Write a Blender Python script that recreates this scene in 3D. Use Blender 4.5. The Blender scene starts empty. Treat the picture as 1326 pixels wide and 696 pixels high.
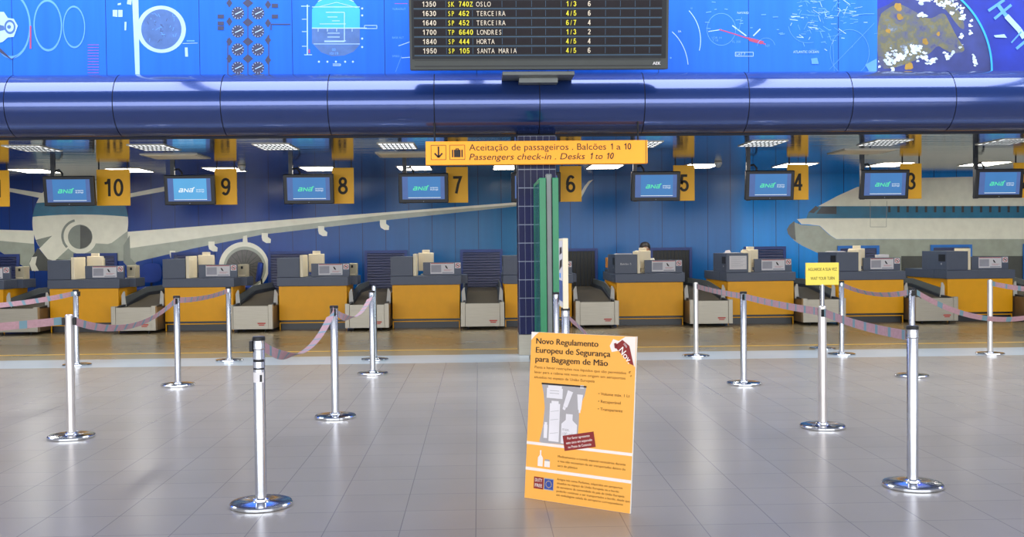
import bpy, bmesh, math, random
from mathutils import Vector, Matrix
random.seed(7)
C = bpy.context.scene.collection
PI = math.pi

# ------------------------------------------------------------------ camera
W, H, F, HC = 1326, 696, 1350.0, 1.5
yaw, pitch, roll = math.atan(43 / F), -math.atan(30 / F), math.radians(0.568)
fw = Vector((math.sin(yaw) * math.cos(pitch), math.cos(yaw) * math.cos(pitch), math.sin(pitch)))
rt0 = Vector((math.cos(yaw), -math.sin(yaw), 0))
up0 = rt0.cross(fw)
rt = rt0 * math.cos(roll) - up0 * math.sin(roll)
up = up0 * math.cos(roll) + rt0 * math.sin(roll)
cd = bpy.data.cameras.new('camera')
cam = bpy.data.objects.new('camera', cd)
C.objects.link(cam)
M = Matrix((rt, up, -fw)).transposed().to_4x4()
M.translation = (0, 0, HC)
cam.matrix_world = M
cd.sensor_width = 36
cd.lens = 36 * F / W
cd.clip_end = 200
bpy.context.scene.camera = cam


def ray(px, py):
    return fw * F + rt * (px - W / 2) - up * (py - H / 2)


def at(px, py, Y):                      # point of the plane y = Y
    d = ray(px, py)
    return Vector((0, 0, HC)) + d * (Y / d.y)


# ------------------------------------------------------------------ world, lights, exposure
sc = bpy.context.scene
sc.view_settings.view_transform = 'Standard'
sc.view_settings.look = 'None'
sc.view_settings.exposure = 0.0
sc.view_settings.gamma = 1.0
sc.view_settings.use_curve_mapping = False
world = bpy.data.worlds.new('sky')
sc.world = world
world.use_nodes = True
bg = world.node_tree.nodes['Background']
bg.inputs[0].default_value = (0.80, 0.88, 1.0, 1)
bg.inputs[1].default_value = 0.85


def area(name, loc, rot, sx, sy, power, col=(1, 1, 1)):
    l = bpy.data.lights.new(name, 'AREA')
    l.shape = 'RECTANGLE'
    l.size, l.size_y, l.energy, l.color = sx, sy, power, col
    o = bpy.data.objects.new(name, l)
    o.location, o.rotation_euler = loc, rot
    C.objects.link(o)
    return o


# daylight through the rooflight above the hall front, and through the glazed front behind the camera
area('rooflight_daylight', (0, 12.3, 7.35), (0, 0, 0), 34, 3.4, 2550, (0.93, 0.96, 1.0))
area('facade_daylight', (0, -7.6, 3.4), (math.radians(90), 0, 0), 34, 5.6, 3000, (0.95, 0.97, 1.0))


# ------------------------------------------------------------------ materials
def lin(c):
    return tuple(((v / 255) / 12.92 if v / 255 <= 0.04045 else ((v / 255 + 0.055) / 1.055) ** 2.4) for v in c)


def mat(name, rgb, rough=0.5, metal=0.0, spec=0.5, var=0.06, scale=6.0, emit=0.0, screen=False, coat=0.0, stretch=(1, 1, 1), bump=0.0, alpha=None):
    m = bpy.data.materials.new(name)
    m.use_nodes = True
    nt = m.node_tree
    p = nt.nodes['Principled BSDF']
    c = lin(rgb)
    tc = nt.nodes.new('ShaderNodeTexCoord')
    mp = nt.nodes.new('ShaderNodeMapping')
    mp.inputs['Scale'].default_value = stretch
    nz = nt.nodes.new('ShaderNodeTexNoise')
    nz.inputs['Scale'].default_value = scale
    nz.inputs['Detail'].default_value = 3
    nt.links.new(tc.outputs['Object'], mp.inputs[0])
    nt.links.new(mp.outputs[0], nz.inputs[0])
    r = nt.nodes.new('ShaderNodeValToRGB')
    r.color_ramp.elements[0].position = 0.3
    r.color_ramp.elements[1].position = 0.7
    r.color_ramp.elements[0].color = tuple(v * (1 - var) for v in c) + (1,)
    r.color_ramp.elements[1].color = tuple(min(1, v * (1 + var)) for v in c) + (1,)
    nt.links.new(nz.outputs[0], r.inputs[0])
    if screen: p.inputs['Base Color'].default_value = (.01, .012, .02, 1)
    else: nt.links.new(r.outputs[0], p.inputs['Base Color'])
    p.inputs['Roughness'].default_value = rough
    p.inputs['Metallic'].default_value = metal
    p.inputs['Specular IOR Level'].default_value = spec
    p.inputs['Coat Weight'].default_value = coat
    p.inputs['Coat Roughness'].default_value = 0.06
    if emit:
        nt.links.new(r.outputs[0], p.inputs['Emission Color'])
        p.inputs['Emission Strength'].default_value = emit
    if bump:
        b = nt.nodes.new('ShaderNodeBump')
        b.inputs['Strength'].default_value = bump
        b.inputs['Distance'].default_value = 0.01
        nt.links.new(nz.outputs[0], b.inputs['Height'])
        nt.links.new(b.outputs[0], p.inputs['Normal'])
    if alpha is not None:
        p.inputs['Alpha'].default_value = alpha
    return m


def floor_mat():
    m = bpy.data.materials.new('floor_tiles')
    m.use_nodes = True
    nt = m.node_tree
    N, L = nt.nodes.new, nt.links.new
    p = nt.nodes['Principled BSDF']
    tc = N('ShaderNodeTexCoord')
    br = N('ShaderNodeTexBrick')
    br.offset = 0.0
    br.inputs['Scale'].default_value = 1
    br.inputs['Brick Width'].default_value = 0.40
    br.inputs['Row Height'].default_value = 0.40
    br.inputs['Mortar Size'].default_value = 0.003
    br.inputs['Mortar Smooth'].default_value = 0.3
    br.inputs['Color1'].default_value = lin((152, 145, 136)) + (1,)
    br.inputs['Color2'].default_value = lin((155, 148, 139)) + (1,)
    br.inputs['Mortar'].default_value = lin((122, 117, 114)) + (1,)
    mp = N('ShaderNodeMapping')
    mp.inputs['Location'].default_value = (0.03, 0.11, 0)
    L(tc.outputs['Object'], mp.inputs[0])
    L(mp.outputs[0], br.inputs[0])
    sep = N('ShaderNodeSeparateXYZ')
    L(tc.outputs['Object'], sep.inputs[0])
    gt1 = N('ShaderNodeMath'); gt1.operation = 'GREATER_THAN'; gt1.inputs[1].default_value = 13.37
    gt2 = N('ShaderNodeMath'); gt2.operation = 'GREATER_THAN'; gt2.inputs[1].default_value = 14.35
    L(sep.outputs[1], gt1.inputs[0]); L(sep.outputs[1], gt2.inputs[0])
    m1 = N('ShaderNodeMixRGB'); m1.inputs[2].default_value = lin((176, 184, 190)) + (1,)
    m2 = N('ShaderNodeMixRGB'); m2.inputs[2].default_value = lin((152, 138, 108)) + (1,)  # olive brown under the overhang: desk reflections and shade painted into the floor
    L(gt1.outputs[0], m1.inputs[0]); L(br.outputs[0], m1.inputs[1])
    L(gt2.outputs[0], m2.inputs[0]); L(m1.outputs[0], m2.inputs[1])
    nz = N('ShaderNodeTexNoise'); nz.inputs['Scale'].default_value = 0.9; nz.inputs['Detail'].default_value = 4
    L(tc.outputs['Object'], nz.inputs[0])
    mr = N('ShaderNodeMapRange'); mr.inputs[3].default_value = 0.92; mr.inputs[4].default_value = 1.06
    L(nz.outputs[0], mr.inputs[0])
    mul = N('ShaderNodeMixRGB'); mul.blend_type = 'MULTIPLY'; mul.inputs[0].default_value = 1
    L(m2.outputs[0], mul.inputs[1]); L(mr.outputs[0], mul.inputs[2])
    L(mul.outputs[0], p.inputs['Base Color'])
    rr = N('ShaderNodeMapRange'); rr.inputs[3].default_value = 0.20; rr.inputs[4].default_value = 0.30
    L(nz.outputs[0], rr.inputs[0]); L(rr.outputs[0], p.inputs['Roughness'])
    p.inputs['Specular IOR Level'].default_value = 0.5
    return m


def wall_mural_mat(name, stops, x0, x1, seam=0.5, rough=0.22, streak=0.08, gap=0.006):
    m = bpy.data.materials.new(name)
    m.use_nodes = True
    nt = m.node_tree
    N, L = nt.nodes.new, nt.links.new
    p = nt.nodes['Principled BSDF']
    tc = N('ShaderNodeTexCoord')
    sep = N('ShaderNodeSeparateXYZ'); L(tc.outputs['Object'], sep.inputs[0])
    mr = N('ShaderNodeMapRange'); mr.inputs[1].default_value = x0; mr.inputs[2].default_value = x1
    L(sep.outputs[0], mr.inputs[0])
    r = N('ShaderNodeValToRGB')
    for i, (pos, c) in enumerate(stops):
        e = r.color_ramp.elements[i] if i < 2 else r.color_ramp.elements.new(pos)
        e.position = pos
        e.color = lin(c) + (1,)
    L(mr.outputs[0], r.inputs[0])
    mp = N('ShaderNodeMapping'); mp.inputs['Scale'].default_value = (9, 1, 0.5)
    L(tc.outputs['Object'], mp.inputs[0])
    nz = N('ShaderNodeTexNoise'); nz.inputs['Scale'].default_value = 1.0; nz.inputs['Detail'].default_value = 5
    L(mp.outputs[0], nz.inputs[0])
    v = N('ShaderNodeMapRange'); v.inputs[3].default_value = 1 - streak * 2; v.inputs[4].default_value = 1 + streak * 2
    L(nz.outputs[0], v.inputs[0])
    mul = N('ShaderNodeMixRGB'); mul.blend_type = 'MULTIPLY'; mul.inputs[0].default_value = 1
    L(r.outputs[0], mul.inputs[1]); L(v.outputs[0], mul.inputs[2])
    # panel joints
    fm = N('ShaderNodeMath'); fm.operation = 'PINGPONG'; fm.inputs[1].default_value = seam / 2
    L(sep.outputs[0], fm.inputs[0])
    lt = N('ShaderNodeMath'); lt.operation = 'LESS_THAN'; lt.inputs[1].default_value = gap
    L(fm.outputs[0], lt.inputs[0])
    mx = N('ShaderNodeMixRGB'); mx.inputs[2].default_value = lin((14, 28, 70)) + (1,)
    L(lt.outputs[0], mx.inputs[0]); L(mul.outputs[0], mx.inputs[1])
    L(mx.outputs[0], p.inputs['Base Color'])
    p.inputs['Roughness'].default_value = rough
    p.inputs['Specular IOR Level'].default_value = 0.22
    return m


def belt_mat():
    m = mat('belt_fabric', (172, 134, 140), 0.85, var=0.1, scale=40)
    return m


def slat_ceiling_mat():
    m = bpy.data.materials.new('mirror_slat_ceiling')
    m.use_nodes = True
    nt = m.node_tree
    N, L = nt.nodes.new, nt.links.new
    p = nt.nodes['Principled BSDF']
    p.inputs['Base Color'].default_value = lin((150, 164, 186)) + (1,)
    p.inputs['Metallic'].default_value = 1
    p.inputs['Roughness'].default_value = 0.09
    tc = N('ShaderNodeTexCoord')
    mp = N('ShaderNodeMapping'); mp.inputs['Scale'].default_value = (0.25, 7, 1)
    L(tc.outputs['Object'], mp.inputs[0])
    nz = N('ShaderNodeTexNoise'); nz.inputs['Scale'].default_value = 1.3; nz.inputs['Detail'].default_value = 2
    L(mp.outputs[0], nz.inputs[0])
    b = N('ShaderNodeBump'); b.inputs['Strength'].default_value = 0.16; b.inputs['Distance'].default_value = 0.02
    L(nz.outputs[0], b.inputs['Height']); L(b.outputs[0], p.inputs['Normal'])
    return m


K = {}
K['floor'] = floor_mat()
K['ceil_slat'] = slat_ceiling_mat()
K['white_wall'] = mat('white_plaster', (214, 214, 210), 0.8)
K['hall_ceiling'] = mat('hall_ceiling_paint', (150, 155, 170), 0.7)
K['tube_blue'] = mat('blue_lacquered_metal', (32, 58, 120), 0.17, 0.5, 0.6, coat=0.8, var=0.02)
K['seam'] = mat('seam_black', (14, 16, 30), 0.7)
K['wall_low'] = wall_mural_mat('blue_mural_low', [(0.0, (4, 46, 118)), (0.30, (4, 54, 138)), (0.40, (4, 78, 144)), (0.53, (4, 98, 146)), (0.555, (14, 90, 158)), (0.70, (20, 96, 166)), (0.715, (0, 134, 222)), (1.0, (0, 128, 214))], -12.0, 13.0, rough=0.2)
K['wall_up'] = wall_mural_mat('blue_mural_high', [(0.0, (30, 104, 222)), (0.40, (26, 96, 218)), (0.62, (28, 98, 220)), (0.864, (40, 112, 228)), (0.866, (30, 60, 196)), (1.0, (30, 56, 190))], -8.0, 8.0, seam=1.25, rough=0.5, streak=0.10, gap=0.004)
K['yellow'] = mat('yellow_laminate', (250, 176, 6), 0.4, spec=0.3, var=0.03)
K['slate'] = mat('slate_laminate', (78, 86, 104), 0.45, var=0.04)
K['slate_dark'] = mat('slate_dark', (46, 52, 62), 0.5)
K['black'] = mat('matt_black', (18, 18, 20), 0.55)
K['kick'] = mat('toe_kick_black', (24, 26, 30), 0.35)
K['cream'] = mat('cream_plastic', (244, 230, 198), 0.5, var=0.03)
K['cream_dark'] = mat('cream_plastic_dark', (190, 180, 152), 0.5)
K['steel'] = mat('brushed_steel', (172, 165, 150), 0.42, 0.5, stretch=(1, 1, 30), scale=3)
K['steel_side'] = mat('dull_steel_side', (120, 104, 84), 0.5, 0.3)
K['rubber'] = mat('belt_rubber', (72, 64, 48), 0.6)
K['guard'] = mat('grey_guard', (104, 110, 112), 0.45)
K['cheek'] = mat('pale_cheek', (200, 198, 190), 0.5)
K['chrome'] = mat('chrome', (215, 218, 224), 0.13, 1.0, var=0.02)
K['brushed'] = mat('satin_steel_tube', (200, 202, 210), 0.24, 1.0, var=0.03, stretch=(8, 8, 1))
K['painted_post'] = mat('pale_worn_tube', (214, 208, 204), 0.30, 0.75, var=0.05)
K['belt_pink'] = belt_mat()
K['belt_teal'] = mat('belt_teal_square', (110, 140, 150), 0.85)
K['shutter'] = mat('navy_shutter', (24, 36, 84), 0.45)
K['shutter_frame'] = mat('navy_shutter_frame', (18, 48, 118), 0.45)
K['shutter_frame_light'] = mat('light_blue_frame', (22, 104, 186), 0.45)
K['dark_inside'] = mat('painted_dark_inside', (16, 18, 17), 0.5)
K['paper'] = mat('paper_white', (226, 222, 222), 0.7, var=0.02)
K['paper_grey'] = mat('paper_print_grey', (170, 168, 176), 0.7)
K['red'] = mat('red_print', (196, 58, 52), 0.6)
K['maroon'] = mat('maroon_print', (140, 36, 34), 0.6)
K['sign_yellow'] = mat('sign_yellow', (255, 186, 16), 0.5, var=0.02)
K['sign_lit'] = mat('backlit_sign_yellow', (250, 160, 24), 0.5, var=0.01, emit=0.28)
K['ink'] = mat('black_ink', (34, 24, 14), 0.6)
K['ink_brown'] = mat('brown_ink', (120, 84, 24), 0.6)
K['tv_body'] = mat('tv_black_plastic', (16, 18, 24), 0.4)
K['screen'] = mat('screen_blue', (70, 130, 192), 0.35, screen=True, spec=0.2, emit=0.95, var=0.05, scale=2)
K['screen_bright'] = mat('screen_bright_blue', (92, 172, 226), 0.35, screen=True, spec=0.2, emit=1.0, var=0.05, scale=2)
K['screen_edge'] = mat('screen_margin', (92, 122, 186), 0.35, screen=True, spec=0.2, emit=0.75)
K['logo_green'] = mat('logo_green', (84, 232, 170), 0.4, screen=True, emit=1.0)
K['logo_white'] = mat('logo_white', (240, 250, 255), 0.4, screen=True, emit=1.0)
K['board'] = mat('board_grey', (52, 56, 53), 0.5)
K['board_dark'] = mat('board_face', (40, 42, 45), 0.5, spec=0.2)
K['board_cell'] = mat('board_cell', (32, 28, 32), 0.6, spec=0.2)
K['board_line'] = mat('board_rail', (44, 74, 98), 0.5)
K['board_white'] = mat('board_letters_pale', (214, 200, 178), 0.6)
K['board_yellow'] = mat('board_letters_yellow', (226, 214, 40), 0.6)
K['tile_navy'] = mat('navy_tile', (24, 28, 70), 0.4, spec=0.2, var=0.12, scale=5)
K['grout'] = mat('pale_grout', (176, 184, 200), 0.7)
K['green'] = mat('green_frame', (22, 132, 82), 0.35)
K['grey_post'] = mat('grey_metal_post', (110, 114, 112), 0.4, 0.4)
K['teal_glass'] = mat('teal_glass', (60, 150, 150), 0.06, 0.0, 0.8, alpha=0.45, var=0.4, scale=1.5)
K['chair_blue'] = mat('blue_upholstery', (20, 50, 128), 0.85)
K['poster'] = mat('poster_orange', (255, 180, 76), 0.55, var=0.01)
K['poster_white'] = mat('poster_white', (246, 234, 224), 0.55, var=0.02)
K['foam'] = mat('foam_board_edge', (240, 232, 220), 0.7)
K['bag_grey'] = mat('poster_bag_grey', (172, 166, 166), 0.6)
K['item_white'] = mat('poster_item_white', (232, 226, 228), 0.6)
K['eu_blue'] = mat('flag_blue', (48, 72, 150), 0.6)
K['eu_star'] = mat('flag_star', (240, 206, 60), 0.6)
K['wait_yellow'] = mat('wait_sign_yellow', (250, 226, 84), 0.5, var=0.02)
K['m_white'] = mat('mural_white', (218, 217, 200), 0.25, var=0.05)
K['m_grey'] = mat('mural_grey', (150, 156, 142), 0.25, var=0.08)
K['m_mid'] = mat('mural_mid_grey', (122, 128, 118), 0.25, var=0.08)
K['m_dark'] = mat('mural_dark_grey', (70, 72, 66), 0.25, var=0.1)
K['m_teal'] = mat('mural_teal', (4, 98, 132), 0.25, var=0.1)
K['m_black'] = mat('mural_black', (30, 34, 36), 0.25)
K['m_fan'] = mat('mural_fan', (74, 70, 64), 0.3, var=0.3, scale=12)
K['u_white'] = mat('mural_line_white', (158, 194, 246), 0.5)
K['u_pale'] = mat('mural_line_pale', (84, 148, 246), 0.5)
K['u_cyan'] = mat('mural_cyan', (40, 160, 250), 0.5, var=0.05)
K['u_dark'] = mat('mural_dial_dark', (48, 52, 84), 0.5)
K['u_slate'] = mat('mural_slate', (62, 98, 160), 0.5, var=0.15, scale=8)
K['u_red'] = mat('mural_red', (164, 62, 100), 0.5)
K['u_space'] = mat('mural_space', (16, 42, 156), 0.5, var=0.2, scale=3)
K['u_land'] = mat('mural_land', (106, 100, 92), 0.6, var=0.45, scale=4)


def painted_globe(m):
    nt = m.node_tree
    r = next(n for n in nt.nodes if n.type == 'VALTORGB')
    nz = next(n for n in nt.nodes if n.type == 'TEX_NOISE')
    nz.inputs['Scale'].default_value = 5.5; nz.inputs['Detail'].default_value = 7; nz.inputs['Roughness'].default_value = .62
    cols = [(.30, (40, 52, 120)), (.42, (84, 88, 108)), (.49, (88, 92, 88)), (.55, (108, 104, 70)), (.62, (92, 102, 112)), (.70, (170, 186, 212))]
    for i, (pos, c) in enumerate(cols):
        e = r.color_ramp.elements[i] if i < 2 else r.color_ramp.elements.new(pos)
        e.position = pos; e.color = lin(c) + (1,)


painted_globe(K['u_land'])
K['u_sea'] = mat('mural_sea', (44, 56, 120), 0.6, var=0.3, scale=3)
K['u_cloud'] = mat('mural_cloud', (190, 206, 232), 0.6, var=0.35, scale=9)
K['u_ochre'] = mat('mural_ochre', (150, 118, 44), 0.6, var=0.3, scale=8)
K['light'] = mat('lamp_diffuser', (255, 250, 238), 0.4, emit=18.0, var=0.0)
K['light_soft'] = mat('louvred_lamp', (250, 252, 255), 0.4, emit=1.7, var=0.0)
K['vent'] = mat('pale_vent', (196, 190, 176), 0.5)
K['dome'] = mat('dome_plastic', (170, 176, 184), 0.15)
K['skin'] = mat('skin', (206, 150, 118), 0.55)
K['hair'] = mat('dark_hair', (26, 20, 18), 0.5)
K['shirt'] = mat('pale_shirt', (222, 220, 206), 0.8)
K['trousers'] = mat('dark_trousers', (30, 34, 52), 0.8)
K['carton'] = mat('brown_carton', (200, 132, 58), 0.7)
K['lime'] = mat('lime_strip', (206, 224, 30), 0.5)
K['line_yellow'] = mat('yellow_floor_paint', (216, 168, 44), 0.4)


# ------------------------------------------------------------------ mesh helpers
class MB:
    def __init__(s):
        s.v, s.f, s.m, s.sm, s.mats = [], [], [], [], []

    def mi(s, key):
        if key not in s.mats:
            s.mats.append(key)
        return s.mats.index(key)

    def add(s, vs, fs, key, smooth=False, mtx=None):
        b = len(s.v)
        s.v += [tuple(mtx @ Vector(p)) if mtx else tuple(p) for p in vs]
        k = s.mi(key)
        for f in fs:
            s.f.append(tuple(i + b for i in f)); s.m.append(k); s.sm.append(smooth)
        return s

    def box(s, x0, x1, y0, y1, z0, z1, key, bev=0.0, mtx=None):
        bm = bmesh.new()
        bmesh.ops.create_cube(bm, size=1)
        for v in bm.verts:
            v.co = Vector((x0 + (v.co.x + .5) * (x1 - x0), y0 + (v.co.y + .5) * (y1 - y0), z0 + (v.co.z + .5) * (z1 - z0)))
        if bev:
            bmesh.ops.bevel(bm, geom=bm.edges[:], offset=bev, segments=2, affect='EDGES', profile=0.5)
        bm.verts.index_update()
        s.add([v.co.copy() for v in bm.verts], [[v.index for v in f.verts] for f in bm.faces], key, False, mtx)
        bm.free()
        return s

    def lathe(s, prof, key, cx=0, cy=0, cz=0, n=28, mtx=None, smooth=True):
        vs, fs = [], []
        for r, z in prof:
            for i in range(n):
                a = 2 * PI * i / n
                vs.append((cx + r * math.cos(a), cy + r * math.sin(a), cz + z))
        for j in range(len(prof) - 1):
            for i in range(n):
                k = (i + 1) % n
                fs.append((j * n + i, j * n + k, (j + 1) * n + k, (j + 1) * n + i))
        if prof[0][0] > 1e-5:
            fs.append(tuple(reversed(range(n))))
        if prof[-1][0] > 1e-5:
            fs.append(tuple((len(prof) - 1) * n + i for i in range(n)))
        return s.add(vs, fs, key, smooth, mtx)

    def tube(s, path, r, key, n=12, closed=False):
        P = [Vector(p) for p in path]
        vs, fs = [], []
        L = len(P)
        ref = Vector((0, 0, 1))
        for i, p in enumerate(P):
            a = P[max(i - 1, 0)] if not closed else P[(i - 1) % L]
            b = P[min(i + 1, L - 1)] if not closed else P[(i + 1) % L]
            t = (b - a).normalized()
            q = ref if abs(t.dot(ref)) < 0.95 else Vector((1, 0, 0))
            e1 = t.cross(q).normalized(); e2 = t.cross(e1)
            for k in range(n):
                an = 2 * PI * k / n
                vs.append(p + (e1 * math.cos(an) + e2 * math.sin(an)) * r)
        for i in range(L if closed else L - 1):
            j = (i + 1) % L
            for k in range(n):
                k2 = (k + 1) % n
                fs.append((i * n + k, i * n + k2, j * n + k2, j * n + k))
        if not closed:
            fs.append(tuple(reversed(range(n)))); fs.append(tuple((L - 1) * n + k for k in range(n)))
        return s.add(vs, fs, key, True)

    def prism(s, pts, d, key):               # pts: closed 3-D outline, d: extrusion vector
        P = [Vector(p) for p in pts]; d = Vector(d); n = len(P)
        vs = P + [p + d for p in P]
        fs = [tuple(range(n)), tuple(reversed(range(n, 2 * n)))]
        fs += [(i, i + n, (i + 1) % n + n, (i + 1) % n) for i in range(n)]
        return s.add(vs, fs, key)

    def flat(s, pts, key):
        return s.add(pts, [tuple(range(len(pts)))], key)

    def build(s, name, parent=None, loc=None, sharp=35, rot=None):
        me = bpy.data.meshes.new(name)
        me.from_pydata(s.v, [], s.f)
        for k in s.mats:
            me.materials.append(K[k])
        me.polygons.foreach_set('material_index', s.m)
        me.polygons.foreach_set('use_smooth', s.sm)
        bm = bmesh.new(); bm.from_mesh(me)
        bmesh.ops.recalc_face_normals(bm, faces=bm.faces[:]) if not getattr(s, 'keep', False) else None
        bm.to_mesh(me); bm.free()
        if any(s.sm):
            me.set_sharp_from_angle(angle=math.radians(sharp))
        o = bpy.data.objects.new(name, me)
        C.objects.link(o)
        if parent: o.parent = parent
        if loc: o.location = loc
        if rot: o.rotation_euler = rot
        return o


class Sheet(MB):
    """flat printed artwork on a plane: origin, across, up; layers lie a hair in front of one another"""
    def __init__(s, org, ex, ey, step=0.0012, start=1, inc=0.0):
        super().__init__()
        s.o, s.ex, s.ey = Vector(org), Vector(ex), Vector(ey)
        s.n = s.ex.cross(s.ey).normalized()
        s.step, s.layer, s.keep, s.inc = step, start, True, inc

    def P(s, u, v, lift=0):
        return s.o + s.ex * u + s.ey * v + s.n * (s.step * s.layer + lift)

    def poly(s, pts, key):
        a = sum(pts[i][0] * pts[(i + 1) % len(pts)][1] - pts[(i + 1) % len(pts)][0] * pts[i][1] for i in range(len(pts)))
        if a < 0: pts = list(reversed(pts))
        s.layer += s.inc
        return s.flat([s.P(*p) for p in pts], key)

    def rect(s, u0, u1, v0, v1, key):
        return s.poly([(u0, v0), (u1, v0), (u1, v1), (u0, v1)], key)

    def disc(s, u, v, r, key, ry=None, n=36):
        ry = ry or r
        return s.poly([(u + r * math.cos(2 * PI * i / n), v + ry * math.sin(2 * PI * i / n)) for i in range(n)], key)

    def ring(s, u, v, r, w, key, ry=None, a0=0, a1=2 * PI, n=40):
        ry = ry or r
        for i in range(n):
            a, b = a0 + (a1 - a0) * i / n, a0 + (a1 - a0) * (i + 1) / n
            q = ry / r
            s.poly([(u + r * math.cos(a), v + ry * math.sin(a)), (u + r * math.cos(b), v + ry * math.sin(b)),
                    (u + (r - w) * math.cos(b), v + (r - w) * q * math.sin(b)), (u + (r - w) * math.cos(a), v + (r - w) * q * math.sin(a))], key)
        return s

    def line(s, pts, w, key):
        for (a, b), (c, d) in zip(pts[:-1], pts[1:]):
            L = math.hypot(c - a, d - b) or 1
            nx, ny = -(d - b) / L * w / 2, (c - a) / L * w / 2
            s.poly([(a + nx, b + ny), (c + nx, d + ny), (c - nx, d - ny), (a - nx, b - ny)], key)
        return s

    def text(s, string, u, v, key, width=None, height=None, rot=0, shear=0.0, align='LEFT', sx=1.0, bold=0.0):
        vs, fs, (x0, x1, y0, y1) = glyphs(string, shear, 0.0)
        k = (width / (x1 - x0)) if width else height / 0.73
        ky = height / 0.73 if (width and height) else k
        if not width: k *= sx
        ox = -x0 if align == 'LEFT' else -(x0 + x1) / 2
        ca, sa = math.cos(rot), math.sin(rot)
        pts = []
        for x, y in vs:
            X, Y = (x + ox) * k, y * ky
            pts.append(s.P(u + X * ca - Y * sa, v + X * sa + Y * ca))
        s.add(pts, fs, key)
        for q in ((-.55, .55) if bold else ()):          # heavier strokes: the same letters again, a hair to each side and behind
            d = s.ex * (q * bold * k * 1.6 * ca) + s.ey * (q * bold * k * 1.6 * sa) - s.n * (s.step * (.1 if q < 0 else .2))
            s.add([p + d for p in pts], fs, key)
        return s

    def ribbon(s, pts, w, key, closed=False):
        n = len(pts)
        out, inn = [], []
        for i in range(n):
            a = pts[(i - 1) % n] if closed or i else pts[0]
            c = pts[(i + 1) % n] if closed or i < n - 1 else pts[-1]
            p = pts[i]
            d1 = Vector((p[0] - a[0], p[1] - a[1])); d2 = Vector((c[0] - p[0], c[1] - p[1]))
            if d1.length < 1e-9: d1 = d2
            if d2.length < 1e-9: d2 = d1
            d1.normalize(); d2.normalize()
            n1 = Vector((-d1.y, d1.x)); n2 = Vector((-d2.y, d2.x))
            m = n1 + n2
            m = m / max(m.dot(n1), .4) if m.length > 1e-6 else n1
            out.append((p[0] + m.x * w / 2, p[1] + m.y * w / 2)); inn.append((p[0] - m.x * w / 2, p[1] - m.y * w / 2))
        for i in range(n if closed else n - 1):
            j = (i + 1) % n
            s.poly([out[i], out[j], inn[j], inn[i]], key)
        return s

    def up(s):
        s.layer += 1
        return s


def arc(cx, cy, rx, ry, a0, a1, n=18):
    return [(cx + rx * math.cos(math.radians(a0 + (a1 - a0) * i / n)), cy + ry * math.sin(math.radians(a0 + (a1 - a0) * i / n))) for i in range(n + 1)]


DIG = {'0': [(arc(.28, .5, .205, .43, 0, 345, 24), 1)], '1': [([(.36, 0), (.36, 1)], 0), ([(.10, .745), (.22, .76), (.30, .83), (.335, .98)], 0)],
       '2': [(arc(.28, .70, .20, .23, 170, -35) + [(.12, .09), (.12, .075), (.50, .075)], 0)],
       '3': [(arc(.27, .715, .175, .21, 165, -90), 0), (arc(.27, .29, .205, .215, 90, -168), 0)],
       '4': [([(.39, 0), (.39, 1)], 0), ([(.37, .93), (.09, .30), (.54, .30)], 0)],
       '5': [([(.47, .925), (.17, .925), (.13, .50)] + arc(.28, .335, .205, .26, 140, -162), 0)],
       '6': [(arc(.28, .315, .195, .24, 0, 345, 24), 1), (arc(.30, .5, .215, .43, 48, 190), 0)],
       '7': [([(.05, .925), (.48, .925), (.34, .55), (.22, 0)], 0)],
       '8': [(arc(.28, .735, .165, .19, 0, 345, 24), 1), (arc(.28, .29, .205, .215, 0, 345, 24), 1)]}
DIG['9'] = [([(.56 - x, 1 - y) for x, y in p], c) for p, c in DIG['6']]


def digits(sheet, text, cx, v, h, key, shear=0.0, wide=1.0):
    adv = .60 * h * wide
    x0 = cx - adv * len(text) / 2 + .02 * h
    for ch in text:
        for p, c in DIG[ch]:
            sheet.ribbon([(x0 + x * h * wide + shear * y * h, v + y * h) for x, y in p], .15 * h, key, bool(c))
            sheet.layer += .25
        x0 += adv
    return sheet


_gl = {}
def glyphs(string, shear=0.0, bold=0.0):
    key = (string, shear, bold)
    if key in _gl: return _gl[key]
    cu = bpy.data.curves.new('lettering', 'FONT')
    cu.body = string; cu.shear = shear; cu.resolution_u = 3; cu.offset = bold
    o = bpy.data.objects.new('lettering', cu)
    C.objects.link(o)
    dg = bpy.context.evaluated_depsgraph_get()
    me = bpy.data.meshes.new_from_object(o.evaluated_get(dg))
    vs = [(v.co.x, v.co.y) for v in me.vertices]
    fs = [tuple(p.vertices) if p.normal.z > 0 else tuple(reversed(p.vertices)) for p in me.polygons]
    bpy.data.objects.remove(o); bpy.data.curves.remove(cu); bpy.data.meshes.remove(me)
    xs = [p[0] for p in vs]; ys = [p[1] for p in vs]
    _gl[key] = (vs, fs, (min(xs), max(xs), min(ys), max(ys)))
    return _gl[key]


def tag(o, label, cat, group=None, kind=None):
    o['label'] = label; o['category'] = cat
    if group: o['group'] = group
    if kind: o['kind'] = kind
    return o


def thing(name, label, cat, loc=(0, 0, 0), rz=0.0, group=None):
    o = bpy.data.objects.new(name, None)
    o.empty_display_size = 0.2
    C.objects.link(o)
    o.location = loc; o.rotation_euler = (0, 0, rz)
    return tag(o, label, cat, group)


def kids(o):
    return [c for c in bpy.data.objects if c.parent == o]


def dup(o, loc, label, rz=None, parent=None):
    c = o.copy(); C.objects.link(c)
    c.location = loc
    if rz is not None: c.rotation_euler = (0, 0, rz)
    c['label'] = label
    for ch in kids(o):
        d = ch.copy(); C.objects.link(d); d.parent = c
        for g in kids(ch):
            e = g.copy(); C.objects.link(e); e.parent = d
    return c


def struct(o, label=None):
    o['kind'] = 'structure'
    if label: o['label'] = label
    return o


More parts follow.
